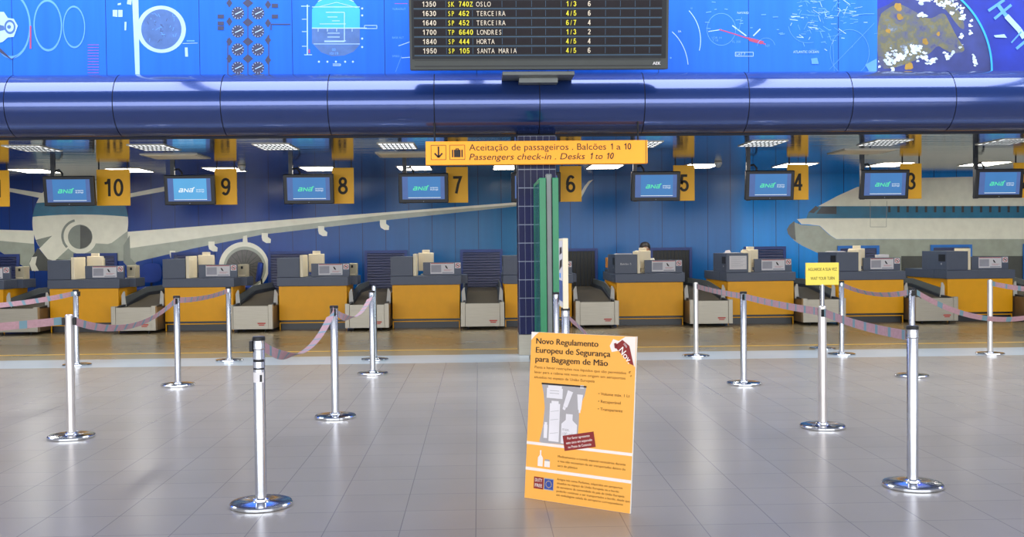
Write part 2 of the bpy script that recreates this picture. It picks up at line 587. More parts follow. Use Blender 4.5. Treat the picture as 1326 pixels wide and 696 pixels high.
# ------------------------------------------------------------------ the hall
YW, YD, ZC = 22.6, 19.1, 2.99           # mural wall, desk fronts, slat ceiling height
YT, ZT, RT = 14.3, 3.435, 0.42          # blue bullnose fascia
struct(MB().box(-18, 18, -8, YW + .2, -.12, 0, 'floor').build('floor'))
struct(MB().box(-18, 18, YW, YW + .2, 0, 3.1, 'wall_low').build('wall_back'))
struct(MB().box(-18, 18, YT + .02, YT + .2, ZT, 7.4, 'wall_up').build('wall_front'))
struct(MB().box(-18, 18, YT + .05, YW, ZC, ZC + .12, 'ceil_slat').build('ceiling'))
struct(MB().box(-18.2, -18, -8, YW + .2, 0, 7.5, 'white_wall').build('wall_left'))
struct(MB().box(18, 18.2, -8, YW + .2, 0, 7.5, 'white_wall').build('wall_right'))
# hall roof with a long rooflight and cross beams
b = MB().box(-18, 18, -8, 10.5, 7.42, 7.6, 'hall_ceiling').box(-18, 18, 14.1, 14.5, 7.42, 7.6, 'hall_ceiling')
struct(b.build('ceiling_hall'))
for i, x in enumerate((-14, -9.4, -4.7, 0.0, 4.7, 9.4, 14)):
    struct(MB().box(x - .12, x + .12, 10.4, 14.2, 7.0, 7.32, 'hall_ceiling').build('trim_%d' % (i + 10)))
# glazed front behind the camera
b = MB()
for i in range(13):
    x = -18 + 3 * i
    b.box(x - .06, x + .06, -8.0, -7.85, 0, 7.4, 'grey_post')
b.box(-18, 18, -8, -7.85, 0, .35, 'grey_post').box(-18, 18, -8, -7.85, 6.4, 7.4, 'white_wall').box(-18, 18, -8, -7.9, 3.0, 3.1, 'grey_post')
struct(b.build('window_1'))

# blue bullnose fascia with panel joints
SEAM = [at(px, 140, 13.9).x for px in (146, 287, 427, 565, 698, 833, 968, 1104, 1238)]
pitch_t = (SEAM[-1] - SEAM[0]) / 8
xs = [SEAM[0] + pitch_t * i for i in range(-6, 15)]


def bull(r, x0, x1, key, b, n=56):
    prof = []
    for i in range(n + 1):
        a = PI / 2 + PI * i / n              # from top, round the front, to the bottom
        prof.append((YT + r * math.cos(a), ZT + r * math.sin(a)))
    k = len(prof)
    vs = [(x0, y, z) for y, z in prof] + [(x1, y, z) for y, z in prof]
    fs = [(i, i + 1, i + 1 + k, i + k) for i in range(k - 1)]
    fs += [tuple(range(k)), tuple(reversed(range(k, 2 * k))), (0, k, 2 * k - 1, k - 1)]
    b.add(vs, fs, key, True)


b = MB()
for x0, x1 in zip(xs[:-1], xs[1:]):
    bull(RT, x0 + .006, x1 - .006, 'tube_blue', b)
bull(RT - .012, xs[0], xs[-1], 'seam', b)
struct(b.build('trim_1'))
struct(MB().box(xs[0], xs[-1], YT, YT + .05, ZC, ZT - RT + .03, 'seam').build('trim_2'))

# yellow waiting line painted on the floor
a, c = at(0, 456, 15.1), at(1326, 446, 15.1)
tag(MB().box(-16, 16, 15.02, 15.10, 0.0, 0.003, 'line_yellow').build('floor_line'), 'long yellow painted line across the floor in front of the check-in desks', 'line')

# ------------------------------------------------------------------ lower mural on the back wall
SXW = YW / F


def mural(name, label, shapes, Y, group=None, step=0.0005):
    sh = Sheet((0, Y, 0), (1, 0, 0), (0, 0, 1), step, inc=.06)
    q = lambda p: (lambda w: (w.x, min(w.z, ZC - .006) if Y > 20 else w.z))(at(p[0], p[1], Y))
    s1 = Y / F
    for it in shapes:
        kind, key = it[0], it[1]
        if kind == 'p': sh.poly([q(p) for p in it[2]], key)
        elif kind == 'd':
            ry = it[4] if len(it) > 4 else it[3]; sh.poly([q((it[2][0] + it[3] * math.cos(PI * i / 24), it[2][1] + ry * math.sin(PI * i / 24))) for i in range(48)], key)
        elif kind == 'r':
            u, v = q(it[2]); sh.ring(u, v, it[3] * s1, it[4] * s1, key, (it[5] if len(it) > 5 else it[3]) * s1, *(it[6:8] if len(it) > 6 else ()))
        elif kind == 'l': sh.line([q(p) for p in it[2]], it[3] * s1, key)
        elif kind == 't':
            u, v = q(it[3]); sh.text(it[2], u, v, key, height=it[4] * s1, sx=it[5] if len(it) > 5 else 1)
        elif kind == 'up': sh.up()
    o = sh.build(name)
    tag(o, label, 'mural', group)
    return o


def c5(*pts): return [(x / 3.868, y / 3.868 + 170) for x, y in pts]
def c6(*pts): return [(x / 3.868 + 330, y / 3.868 + 170) for x, y in pts]
def c7(*pts): return [(x / 3.868 + 660, y / 3.868 + 170) for x, y in pts]
def c8(*pts): return [(x / 3.868 + 986, y / 3.868 + 170) for x, y in pts]


def band(cx, cy, r, y0, y1, bow=3, n=14):
    """part of a disc between two slightly bowed levels"""
    out = []
    for i in range(n + 1):
        y = y0 + (y1 - y0) * i / n
        out.append((cx - math.sqrt(max(r * r - (y - cy) ** 2, 0)), y))
    h = math.sqrt(max(r * r - (y1 - cy) ** 2, 0))
    for i in range(1, n):
        t = i / n; out.append((cx - h + 2 * h * t, y1 - bow * 4 * t * (1 - t)))
    for i in range(n + 1):
        y = y1 + (y0 - y1) * i / n
        out.append((cx + math.sqrt(max(r * r - (y - cy) ** 2, 0)), y))
    h = math.sqrt(max(r * r - (y0 - cy) ** 2, 0))
    for i in range(1, n):
        t = i / n; out.append((cx + h - 2 * h * t, y0 - bow * 4 * t * (1 - t)))
    return out


sh = []
# tailplane, wings
sh += [('p', 'm_white', c5((650, 312), (832, 276), (832, 300), (650, 332))), ('p', 'm_white', c5((40, 284), (222, 312), (216, 338), (40, 302)))]
sh += [('p', 'm_grey', [(164, 318), (340, 297), (508, 276), (672, 264.5), (672, 267), (508, 284.5), (340, 304), (250, 322), (178, 339), (168, 346)])]
sh += [('up', 0), ('p', 'm_white', [(164, 300.5), (340, 287), (508, 274.5), (672, 262), (672, 265), (508, 277.5), (340, 297), (166, 322)])]
sh += [('p', 'm_grey', [(-60, 303), (44, 312), (46, 352), (30, 345), (0, 326), (-60, 316)]), ('up', 0), ('p', 'm_white', [(-60, 296), (44, 299), (44, 316), (0, 312), (-60, 306)])]
sh += [('up', 0), ('d', 'm_grey', (104, 288), 62), ('up', 0)]
sh += [('p', 'm_white', band(104, 288, 62, 281, 318)), ('p', 'm_teal', band(104, 288, 62, 263, 281)), ('p', 'm_white', band(104, 288, 62, 234, 263, 2))]
sh += [('up', 0)]
sh += [('p', 'm_grey', c5((455, 590), (560, 560), (640, 500), (640, 650), (470, 650)))]
sh += [('up', 0), ('p', 'm_dark', c5((190, 585), (240, 640), (400, 650), (400, 700), (150, 700), (150, 650))), ('p', 'm_mid', c5((180, 545), (262, 524), (200, 585)))]
sh += [('up', 0), ('p', 'm_white', c5((197, 588), (262, 530), (345, 585), (275, 650), (240, 642))), ('p', 'm_white', c5((160, 632), (186, 628), (178, 668), (195, 700), (160, 700), (148, 664)))]
sh += [('d', 'm_white', (104.5, 308), 21), ('up', 0), ('r', 'm_mid', (102, 306), 22, 3, 22, 1.8, 3.9), ('d', 'm_mid', (104, 307), 15.8), ('up', 0)]
sh += [('up', 0), ('p', 'm_dark', [(104, 291.5), (112, 294), (118, 300), (119.5, 307), (118, 314), (112, 320), (104, 322.5)])]
# gear door line, fin base on the right of the fuselage
sh += [('up', 0), ('p', 'm_mid', [(160, 318), (168, 305), (169, 334), (178, 344), (172, 352), (160, 340)])]
# engine, pylon and flap fairings
sh += [('p', 'm_white', [(315, 306), (320, 305), (321, 318), (314, 318)])]
sh += [('up', 0), ('d', 'm_white', (316, 346), 32.5), ('up', 0), ('d', 'm_grey', (317, 347), 27.5), ('up', 0), ('d', 'm_fan', (317, 348), 24.5), ('up', 0)]
for i in range(20):
    t = 2 * PI * i / 20
    sh.append(('l', 'm_dark', [(317 + 6 * math.cos(t), 348 + 6 * math.sin(t)), (317 + 24 * math.cos(t + .15), 348 + 24 * math.sin(t + .15))], 1.0))
sh += [('d', 'm_mid', (317, 348), 5)]


def fairing(x, y, k=1.0):
    pts = [(0, 0), (8, 0), (8, 5), (12, 8), (11.5, 13), (6, 13), (1, 10), (0, 6)]
    return [('p', 'm_white', [(x + a * k, y + b_ * k) for a, b_ in pts])]


sh += fairing(339, 302) + fairing(412, 293) + fairing(492, 285) + fairing(270, 313) + fairing(220, 325, .9)
mural('airliner_mural', 'painted airliner seen head on with a long wing and round engine, dark blue wall', sh, YW)

sh = []
sh += [('p', 'm_grey', c8((160, 455), (200, 470), (290, 475), (340, 520), (375, 542), (2600, 540), (2600, 760), (700, 700), (400, 645), (280, 610), (200, 572), (160, 545)))]
sh += [('p', 'm_dark', c8((128, 492), (140, 470), (165, 450), (172, 548), (150, 535), (133, 515)))]
sh += [('up', 0), ('p', 'm_white', c8((285, 376), (380, 325), (480, 280), (640, 250), (810, 234), (1100, 228), (2600, 226), (2600, 376)))]
sh += [('up', 0), ('p', 'm_teal', c8((225, 437), (235, 408), (285, 376), (2600, 374), (2600, 434)))]
sh += [('up', 0), ('p', 'm_white', c8((178, 441), (225, 437), (2600, 434), (2600, 541), (375, 541), (345, 522), (318, 498), (292, 474), (240, 468), (200, 466)))]
sh += [('up', 0), ('p', 'm_black', c8((236, 407), (272, 374), (288, 386), (262, 411))), ('p', 'm_black', c8((275, 414), (302, 378), (376, 377), (376, 416)))]
for i in range(42):
    x = 640 + 46 * i
    sh.append(('p', 'm_black', c8((x - 6, 376), (x + 6, 376), (x + 6, 407), (x - 6, 407))))
for pts in (((545, 350), (545, 480)), ((545, 480), (625, 480)), ((625, 480), (628, 350))):
    sh.append(('l', 'm_mid', c8(*pts), 0.5))
sh += [('up', 0), ('p', 'm_dark', c8((700, 626), (2600, 626), (2600, 760), (700, 760)))]
mural('airliner_mural', 'painted airliner in side view with a teal window stripe, right end of the blue wall', sh, YW)
mural('airliner_mural', 'short slanted pale wing tip painted on the blue wall beside sign six', [('p', 'm_white', c7((418, 243), (400, 262), (385, 285), (360, 332), (358, 306), (374, 276), (396, 250)))], YW)

# ------------------------------------------------------------------ upper mural (aviation artwork) on the wall above the fascia
YU = YT + .02


def k1(*p): return [(x / 3.868, y / 3.868) for x, y in p]
def k2(*p): return [(x / 3.868 + 330, y / 3.868) for x, y in p]
def k3(*p): return [(x / 3.868 + 660, y / 3.868) for x, y in p]
def k4(*p): return [(x / 3.868 + 986, y / 3.868) for x, y in p]


sh = [('r', 'u_pale', (14, 33), 25, 2, 42), ('r', 'u_pale', (62, 33), 18, 1.6, 33), ('r', 'u_pale', (96, 35), 14, 1.2, 27), ('up', 0),
      ('p', 'u_white', k1((-20, 60), (20, 60), (40, 90), (70, 95), (90, 130), (70, 185), (40, 188), (15, 210), (-20, 220))), ('up', 0),
      ('r', 'u_slate', (13, 35), 7, 2.2, 9), ('d', 'u_slate', (12, 35), 2.5), ('p', 'u_slate', k1((-20, 120), (20, 130), (25, 150), (-20, 160))),
      ('p', 'u_dark', k1((0, 240), (58, 296), (100, 270), (58, 300), (0, 262)))]
for y in range(225, 370, 14): sh.append(('l', 'u_red', k1((440, y), (496, y)), .5))
sh += [('p', 'u_red', k1((150, 130), (158, 130), (158, 245), (150, 245)))]
mural('engine_mural', 'painted turbine engine and thin rings at the far left of the bright blue upper wall', sh, YU)

sh = [('p', 'u_white', k1((660, -60), (692, -60), (700, 372), (678, 372))), ('r', 'u_white', (209, 38), 31, 5.5, 30), ('up', 0), ('d', 'u_slate', (209, 38), 26)]
sh += [('p', 'u_white', k1((640, -10), (662, -10), (658, 25), (636, 20))), ('p', 'u_white', k1((565, 50), (588, 50), (588, 85), (565, 82))), ('p', 'u_white', k1((592, 50), (614, 50), (614, 85), (592, 85))),
       ('p', 'u_white', k1((590, 18), (606, 14), (606, 24), (590, 26))), ('p', 'u_white', k1((624, 110), (634, 110), (632, 152), (624, 152))), ('p', 'u_white', k1((926, 238), (940, 238), (942, 284), (928, 284))),
       ('l', 'u_white', k1((915, 218), (990, 216)), .6), ('l', 'u_pale', k1((935, 205), (975, 205)), 1.6), ('up', 0)]
random.seed(3)
for i in range(34):
    an, rr = random.uniform(0, 6.28), random.uniform(2, 23)
    x, y = 209 + rr * math.cos(an), 38 + rr * math.sin(an)
    sh.append(('l', 'u_pale' if i % 3 else 'u_dark', [(x, y), (x + random.uniform(-5, 5), y + random.uniform(-5, 5))], .5))
mural('radar_mural', 'painted round radar scope with a thick white rim beside a tall white bar', sh, YU)

sh = [('l', 'u_dark', [(295, 50), (295, 96)], 1.4), ('l', 'u_dark', [(321, 0), (321, 96)], 1.2), ('l', 'u_dark', [(348, 45), (348, 96)], 1.4)]
for (x, y0) in ((308, 17), (334, 17)):
    for k in range(4):
        y = y0 + 23.6 * k
        sh += [('d', 'u_dark', (x, y), 8.2), ]
for x, ys in ((297, (4, 28, 54, 76)), (321, (4, 29, 54, 76)), (347, (6, 30, 52, 78))):
    for y in ys: sh.append(('p', 'u_dark', [(x - (7 if x == 321 else 4), y), (x, y - 6), (x + (7 if x == 321 else 4), y), (x, y + 6)]))
sh.append(('up', 0))
for x in (308, 334):
    for k in range(4):
        y = 17 + 23.6 * k
        for t in range(12):
            an = PI * 2 * t / 12
            sh.append(('l', 'u_white', [(x + 6.0 * math.cos(an), y + 6.0 * math.sin(an)), (x + 7.6 * math.cos(an), y + 7.6 * math.sin(an))], .7))
        sh.append(('l', 'u_white', [(x - 3.5, y + 1.6), (x + 5, y - 2.4)], 1.1))
for y in (19, 28, 34): sh.append(('p', 'u_dark', [(282, y), (290, y), (290, y + 5), (282, y + 5)]))
for y in (5, 19): sh.append(('p', 'u_dark', [(352, y), (360, y), (360, y + 5), (352, y + 5)]))
sh += [('l', 'u_dark', [(351, 39), (351, 31.5), (376, 31.5)], 1.3)]
mural('instrument_mural', 'painted panel of small dark round dials in two columns on the upper wall', sh, YU)

sh = [('p', 'u_cyan', [(404, 36), (404, 12), (412, 2), (424, -5), (446, -5), (458, 2), (466, 12), (466, 36)]), ('p', 'u_slate', [(404, 37), (466, 37), (466, 57), (404, 57)]),
      ('p', 'u_slate', [(406, 58), (466, 58), (458, 67), (446, 72), (430, 73), (416, 68)]), ('up', 0)]
for ln, w in (([(404, 9), (466, 9)], .9), ([(404, 36.5), (475, 36.5)], 1.2), ([(406, 57), (466, 57)], .8), ([(398, 6), (398, 71)], 1.3), ([(390, 8), (401, 8)], .9), ([(394, 71), (404, 71)], .9),
              ([(424, 22), (437, 22)], .8), ([(430, 27), (440, 27)], .8), ([(414, 31), (448, 31)], .8), ([(424, 43), (440, 43)], .7), ([(424, 48), (440, 48)], .8), ([(420, 53), (448, 53)], .7),
              ([(422, 16), (446, 16), (446, 54), (420, 54)], .9), ([(472, 33), (488, 33), (488, 37), (472, 37), (472, 33)], .7), ([(412, 2), (422, -3), (446, -3), (458, 2)], 1), ([(431, 83), (441, 83), (441, 85), (431, 85)], .8)):
    sh.append(('l', 'u_white', ln, w))
for x in (413, 424, 435, 447, 457): sh.append(('d', 'u_white', (x, 80), 1.3))
for x in (412, 424, 436, 446, 456): sh.append(('l', 'u_white', [(x, 36), (x, 41)], .7))
for y in (11, 20, 50, 61): sh.append(('d', 'u_white', (469, y), 1.3))
for y in (25, 41, 60): sh.append(('l', 'u_white', [(391, y), (397, y)], .8))
sh += [('p', 'u_red', [(399.5, 64), (401.5, 64), (401.5, 69), (399.5, 69)]), ('t', 'u_pale', '00', (430, 66), 3.5), ('t', 'u_pale', '10119', (427, 71), 3.5), ('l', 'u_white', [(412, 9), (436, 3), (462, 10)], .6)]
mural('horizon_mural', 'painted artificial horizon gauge, cyan sky half over a slate ground half', sh, YU)

sh = [('r', 'u_white', (852, 52), 56, .9, 56, -.25, .75), ('r', 'u_white', (842, 90), 50, .9, 60, .1, .95), ('t', 'u_pale', '10', (894, 12), 2.6), ('t', 'u_white', 'SA', (878, 42), 2.8), ('d', 'u_pale', (868.5, 75), 1.2)]
mural('dial_mural', 'two thin white painted dial arcs just right of the departure board', sh, YU)
sh = [('l', 'u_red', k2((700, 18), (764, 18)), .6), ('t', 'u_pale', 'TURNOUT', (508, 13), 2.6), ('t', 'u_pale', 'BASE ALT', (508, 50), 2.6), ('t', 'u_pale', 'SPEED', (508, 74), 2.6),
      ('l', 'u_white', k2((720, 230), (790, 205)), .9), ('l', 'u_white', k2((735, 290), (790, 286)), .9), ('l', 'u_pale', k2((705, 360), (735, 280)), .5)]
mural('dial_mural', 'small painted scale marks and lettering just left of the departure board', sh, YU)
sh = [('r', 'u_pale', (934, 38), 19, .6, 21), ('l', 'u_white', k3((995, 158), (1062, 148)), 1), ('l', 'u_red', k3((1050, 148), (1130, 172), (1200, 195), (1282, 222)), 1.6), ('up', 0), ('p', 'u_red', k3((1190, 186), (1275, 208), (1260, 222), (1200, 206))),
       ('l', 'u_white', k3((1115, 128), (1185, 180)), 1.6), ('l', 'u_white', k3((1220, 180), (1255, 145)), 1.6), ('l', 'u_pale', k3((1162, 85), (1148, 155)), .5),
       ('t', 'u_white', 'NAVAID', k3((1140, 70))[0], 3), ('l', 'u_white', k3((1130, 262), (1220, 262), (1220, 282), (1130, 282), (1130, 262)), .7), ('t', 'u_white', 'LAT 7', k3((1136, 278))[0], 3.4), ('t', 'u_pale', 'VOR 14', k3((1010, 195))[0], 3), ('t', 'u_pale', 'T 10', k3((1015, 208))[0], 3),
       ('t', 'u_pale', 'FL 350', k3((1115, 215))[0], 3), ('t', 'u_pale', 'NY', k3((1280, 236))[0], 3.4), ('r', 'u_pale', (992, 61), 12, .5, 12, .2, 3.0)]
random.seed(11)
for i in range(16):
    x, y = random.uniform(905, 1010), random.uniform(2, 45)
    sh.append(('l', 'u_pale', [(x, y), (x + random.uniform(3, 7), y - random.uniform(-.5, 1.5))], 1.1))
mural('chart_mural', 'painted pale compass circle with a long red needle on the bright blue wall', sh, YU)

sh = []
random.seed(5)
for i in range(150):
    x, y = random.gauss(1062, 24), random.gauss(18, 20)
    if not (1021 < x < 1132 and -2 < y < 70): continue
    an = random.choice((0, 0, .1, -.2, 1.2, -1.1, .6))
    L = random.uniform(3, 12)
    sh.append(('l', random.choice(('u_pale', 'u_pale', 'u_white')), [(x, y), (x + L * math.cos(an), y + L * math.sin(an))], random.uniform(.4, .9)))
sh += [('r', 'u_pale', (1046, 30), 26, .5, 26, 3.3, 5.0), ('r', 'u_pale', (1100, 68), 26, .5, 30), ('t', 'u_white', 'ATLANTIC OCEAN', (1027, 69), 3.4, .85), ('l', 'u_pale', [(1074, 90), (1132, 30)], .5), ('l', 'u_pale', [(1100, 20), (1120, 18), (1132, 18)], .8), ('l', 'u_pale', [(1078, 50), (1080, 92)], .5)]
sh += [('p', 'u_pale', [(1050, 76), (1058, 75), (1060, 83), (1051, 83)]), ('p', 'u_pale', [(1120, 84), (1135, 76), (1135, 94), (1126, 94)])]
mural('chart_mural', 'painted route chart of fine pale lines left of the painted globe', sh, YU)

def blob(cx, cy, r, n=22, seed=0, squash=1.0, rough=.35):
    rd = random.Random(seed)
    ph = [rd.uniform(0, 6.28) for _ in range(5)]
    out = []
    for i in range(n * 2):
        a_ = PI * i / n
        q = r * (1 + rough * sum(math.sin((k + 2) * a_ + ph[k]) / (k + 1.5) for k in range(5)) * .6)
        out.append((cx + q * math.cos(a_), cy + q * squash * math.sin(a_)))
    return out


def clipglobe(pts):
    return [(max(x, 1136.5), min(y, 99)) for x, y in pts]


sh = [('p', 'u_space', [(1136, -30), (1420, -30), (1420, 100), (1136, 100)]), ('up', 0)]
g = [(1136, 100)] + [(1136, 12)] + [(1150, 6), (1170, -8), (1220, -40)] + [(1150 + 134 * math.cos(t), 90 - 134 * .95 * math.sin(t)) for t in [1.0, .85, .7, .55, .4, .25, .1, -.05]] + [(1282, 100)]
sh += [('p', 'u_sea', g), ('up', 0)]
def smooth(pts, k=2):
    for _ in range(k):
        pts = [q for a, b in zip(pts, pts[1:] + pts[:1]) for q in ((.75 * a[0] + .25 * b[0], .75 * a[1] + .25 * b[1]), (.25 * a[0] + .75 * b[0], .25 * a[1] + .75 * b[1]))]
    return pts


sh += [('p', 'u_land', smooth([(1136, 90), (1136, 22), (1150, 10), (1166, 4), (1190, 18), (1205, 26), (1222, 14), (1230, 30), (1240, 50), (1252, 66), (1236, 70), (1222, 64), (1214, 58), (1204, 70), (1186, 78), (1160, 88)])), ('p', 'u_land', smooth([(1206, 0), (1228, -4), (1246, 20), (1250, 40), (1240, 34), (1224, 10)])), ('up', 0)]
for i, (x, y, r) in enumerate(((1163, 9, 5), (1150, 40, 3), (1165, 22, 4), (1198, 54, 4), (1215, 44, 2.5), (1177, 86, 5))):
    sh.append(('p', 'u_ochre', blob(x, y, r, 12, i + 20)))
sh.append(('up', 0))
rc = random.Random(4)
for (x, y, wx, wy, k) in ((1196, -1, 15, 4, 16), (1218, 5, 12, 5, 16), (1184, 64, 10, 7, 18), (1166, 74, 14, 8, 24), (1202, 80, 10, 5, 14), (1148, 82, 7, 8, 12), (1236, 6, 5, 8, 10), (1246, 20, 4, 9, 10), (1228, 72, 6, 8, 10), (1192, 20, 8, 2, 6), (1256, 34, 1.5, 8, 7), (1262, 78, 2, 9, 7), (1243, 50, 2, 8, 5)):
    for i in range(k):
        sh.append(('p', 'u_cloud', [(max(a_, 1137), min(c_, 98)) for a_, c_ in blob(rc.gauss(x, wx * .55), rc.gauss(y, wy * .55), rc.uniform(1.0, 3.4), 9, rc.randint(0, 9999), rc.uniform(.5, 1.1), .6)]))
sh += [('up', 0)]
rim = [(1150 + 134 * math.cos(t), 90 - 134 * .95 * math.sin(t)) for t in [1.0 - .05 * i for i in range(22)]]
sh += [('l', 'u_cyan', rim, 2.6)]
# space station
sh += [('l', 'u_pale', k4((1180, 20), (1240, 100), (1315, 180), (1400, 260)), 5), ('up', 0), ('l', 'u_white', k4((1225, 80), (1290, 150), (1315, 190)), 7), ('l', 'u_pale', k4((1135, 55), (1215, 0)), 3.6), ('l', 'u_pale', k4((1165, 95), (1250, 25)), 3.6), ('l', 'u_pale', k4((1275, 245), (1340, 190)), 3.6),
       ('p', 'u_white', k4((1162, 178), (1215, 172), (1228, 190), (1170, 188))), ('l', 'u_pale', k4((1250, 215), (1300, 160)), 2)]
mural('earth_mural', 'painted globe with clouds and a small space station on a deep blue panel', sh, YU)

# ------------------------------------------------------------------ roller shutters in the back wall
def make_shutter(kind, label, x, group='roller shutters in the back wall'):
    t = thing('roller_shutter', label, 'shutter', (x, YW, 0), group=None)
    w, h = .40, 1.36
    fr = 'shutter_frame_light' if kind == 'light' else 'shutter_frame'
    b = MB().box(-w - .06, -w, -.05, -.02, .5, h + .06, fr).box(w, w + .06, -.05, -.02, .5, h + .06, fr).box(-w, w, -.05, -.02, h, h + .06, fr)
    b.build('shutter_frame', t)
    if kind == 'open':  # flat black strips paint in the shade inside the open shutter
        b = MB()
        for i in range(10):
            x0 = -w + .08 * i
            b.box(x0 + .002, x0 + .078, -.028 if i % 2 else -.026, -.02, .5, h, 'dark_inside')
        b.build('dark_strips', t)
    else:
        b = MB()
        n = 15
        dz = (h - .5) / n
        for i in range(n):
            z = .5 + dz * i
            b.prism([(-w, -.020, z), (-w, -.044, z + .006), (-w, -.030, z + dz - .008), (-w, -.020, z + dz - .004)], (2 * w, 0, 0), 'shutter')
        b.build('slats', t)
    return t


X0, PITCH = -7.803, 2.062
conv_x = [X0 - .386 + PITCH * k for k in range(-1, 10)]
kinds = ['navy', 'navy', 'navy', 'navy', 'navy', 'navy', 'open', 'open', 'navy', 'light', 'light']
slabs = ['navy roller shutter at the left edge of the picture, left of the painted airliner',
         'navy roller shutter under the nose of the head-on airliner behind desk ten',
         'navy roller shutter behind desk nine, left of the painted engine',
         'navy roller shutter mostly hidden behind desk eight',
         'navy roller shutter half hidden by the left side of desk seven',
         'fully visible navy roller shutter above the belt between desk seven and the tiled column',
         'open shutter with painted dark inside right of the tall white sign board',
         'open shutter with painted dark inside behind the person at desk five',
         'navy roller shutter behind desk four',
         'shutter with light blue frame behind desk three below the airliner nose',
         'shutter with light blue frame behind desk two at the right']
for x, kd, lb in zip(conv_x, kinds, slabs):
    make_shutter(kd, lb, x)
make_shutter('light', 'shutter with light blue frame cut off by the right edge of the picture', conv_x[-1] + PITCH)

# ------------------------------------------------------------------ check-in desks
def make_desk(label, loc):
    t = thing('check_in_desk', label, 'desk', loc, group=None)
    MB().box(.03, 1.26, .03, .06, .17, .79, 'yellow', .004).build('front_panel', t)
    MB().box(.03, .06, .064, 1.86, .17, .79, 'yellow').build('side_panel', t)
    MB().box(1.23, 1.26, .064, 1.05, .17, .79, 'yellow').build('side_panel', t)
    MB().box(.03, 1.26, .05, .07, .115, .132, 'yellow').box(.03, .048, .05, .07, 0, .115, 'yellow').box(1.242, 1.26, .05, .07, 0, .115, 'yellow').build('plinth_frame', t)
    MB().box(.05, 1.24, .10, .13, 0, .17, 'kick').build('toe_kick', t)
    b = MB().box(0, 1.29, 0, .55, .795, .955, 'slate', .006)
    b.build('counter', t)
    MB().box(0, .36, .556, 1.9, .795, .955, 'slate', .004).build('side_counter', t)
    MB().box(1.0, 1.40, .556, 1.1, .795, .955, 'slate', .004).build('side_counter', t)
    cab = MB().box(0, .41, .02, 1.09, .957, 1.31, 'slate', .006).build('storage_cabinet', t)
    sl = MB().box(-.006, .004, .07, .34, 1.12, 1.25, 'black')
    sl.build('slot', cab)
    MB().box(-.008, .004, .20, .25, 1.055, 1.09, 'paper_grey').build('label_tag', cab)
    MB().box(.414, .47, .04, .60, .957, 1.36, 'cream', .008).build('cable_riser', t)
    pn = MB().box(.585, 1.29, .25, .31, .957, 1.20, 'slate', .005).build('notice_panel', t)
    s = Sheet((.72, .25, .985), (1, 0, 0), (0, 0, 1), .0015)
    s.rect(0, .44, 0, .20, 'paper').up()
    s.rect(.01, .43, .188, .198, 'red').rect(.015, .20, .03, .165, 'paper_grey').rect(.22, .42, .01, .03, 'paper_grey')
    s.up().poly([(.27, .15), (.29, .155), (.32, .11), (.325, .09), (.29, .105)], 'ink').line([(.25, .075), (.40, .072)], .004, 'red').line([(.25, .058), (.37, .055)], .004, 'red')
    s.build('notice_sheet', pn)
    s = Sheet((1.175, .25, 1.085), (1, 0, 0), (0, 0, 1), .0015)
    s.rect(0, .105, 0, .105, 'paper').up().ring(.0525, .0525, .043, .010, 'red', n=20).line([(.025, .08), (.08, .025)], .010, 'red').up().rect(.035, .07, .045, .06, 'ink')
    s.build('warning_sticker', pn)
    return t


def desk_x(k): return X0 + PITCH * k
dl = ['yellow and slate check-in desk at the left edge of the picture, partly cut off',
      'yellow and slate check-in desk under the nose of the head-on airliner, below sign ten',
      'yellow and slate check-in desk below sign nine, left of the painted engine',
      'yellow and slate check-in desk below sign eight, right of the painted engine',
      'yellow and slate check-in desk below sign seven, between two bare belts',
      'yellow and slate check-in desk mostly hidden behind the tiled column and green panel',
      'yellow and slate check-in desk below sign five with a person sitting behind it',
      'yellow and slate check-in desk below sign four with a white notice on its tall cabinet',
      'yellow and slate check-in desk below sign three, behind the yellow waiting sign',
      'yellow and slate check-in desk at the right edge, with a bare tall cabinet']
d0 = make_desk(dl[0], (desk_x(-1), YD, 0))
desks = [d0] + [dup(d0, (desk_x(k), YD, 0), dl[k + 1]) for k in range(0, 9)]

# cream monitors on the desks
def make_monitor(label, loc):
    t = thing('monitor', label, 'monitor', loc)
    MB().box(-.145, .145, -.16, -.06, .06, .40, 'cream', .012).build('casing', t)
    MB().prism([(-.11, -.058, .10), (.11, -.058, .10), (.11, -.058, .36), (-.11, -.058, .36)], (0, .14, 0), 'cream_dark').build('screen_back', t)
    MB().box(-.10, .10, -.16, .06, -.017, .0, 'cream', .005).box(-.04, .04, -.13, -.07, 0, .015, 'cream').box(-.04, .04, -.13, -.07, .015, .06, 'cream').build('stand', t)
    MB().box(-.07, .07, -.14, -.08, .40, .455, 'cream', .006).build('camera_pod', t)
    return t


ml = ['cream monitor standing on desk %s' % s for s in ('10', '9', '8', '7', '6', '5 in front of the dark haired person', '4', '3', '2')]
ml[0] = 'cream monitor on the desk below sign ten, in front of the navy shutter'
ml[1] = 'cream monitor on the desk below sign nine, beside the painted engine'
ml[2] = 'cream monitor on the desk below sign eight'
ml[3] = 'cream monitor on the desk below sign seven'
ml[5] = 'cream monitor on the desk below sign five, in front of the dark haired person'
ml[6] = 'cream monitor on the desk below sign four, beside the white notice'
ml[7] = 'cream monitor edge on the desk right of the yellow waiting sign'
mon0 = None
for i, k in enumerate((0, 1, 2, 3, 5, 6, 7)):
    lb = [ml[0], ml[1], ml[2], ml[3], ml[5], ml[6], ml[7]][i]
    loc = (desk_x(k) + .62, YD + .80, .975)
    # monitors stand on a low riser behind the notice panel
    if mon0 is None: mon0 = make_monitor(lb, loc)
    else: dup(mon0, loc, lb)

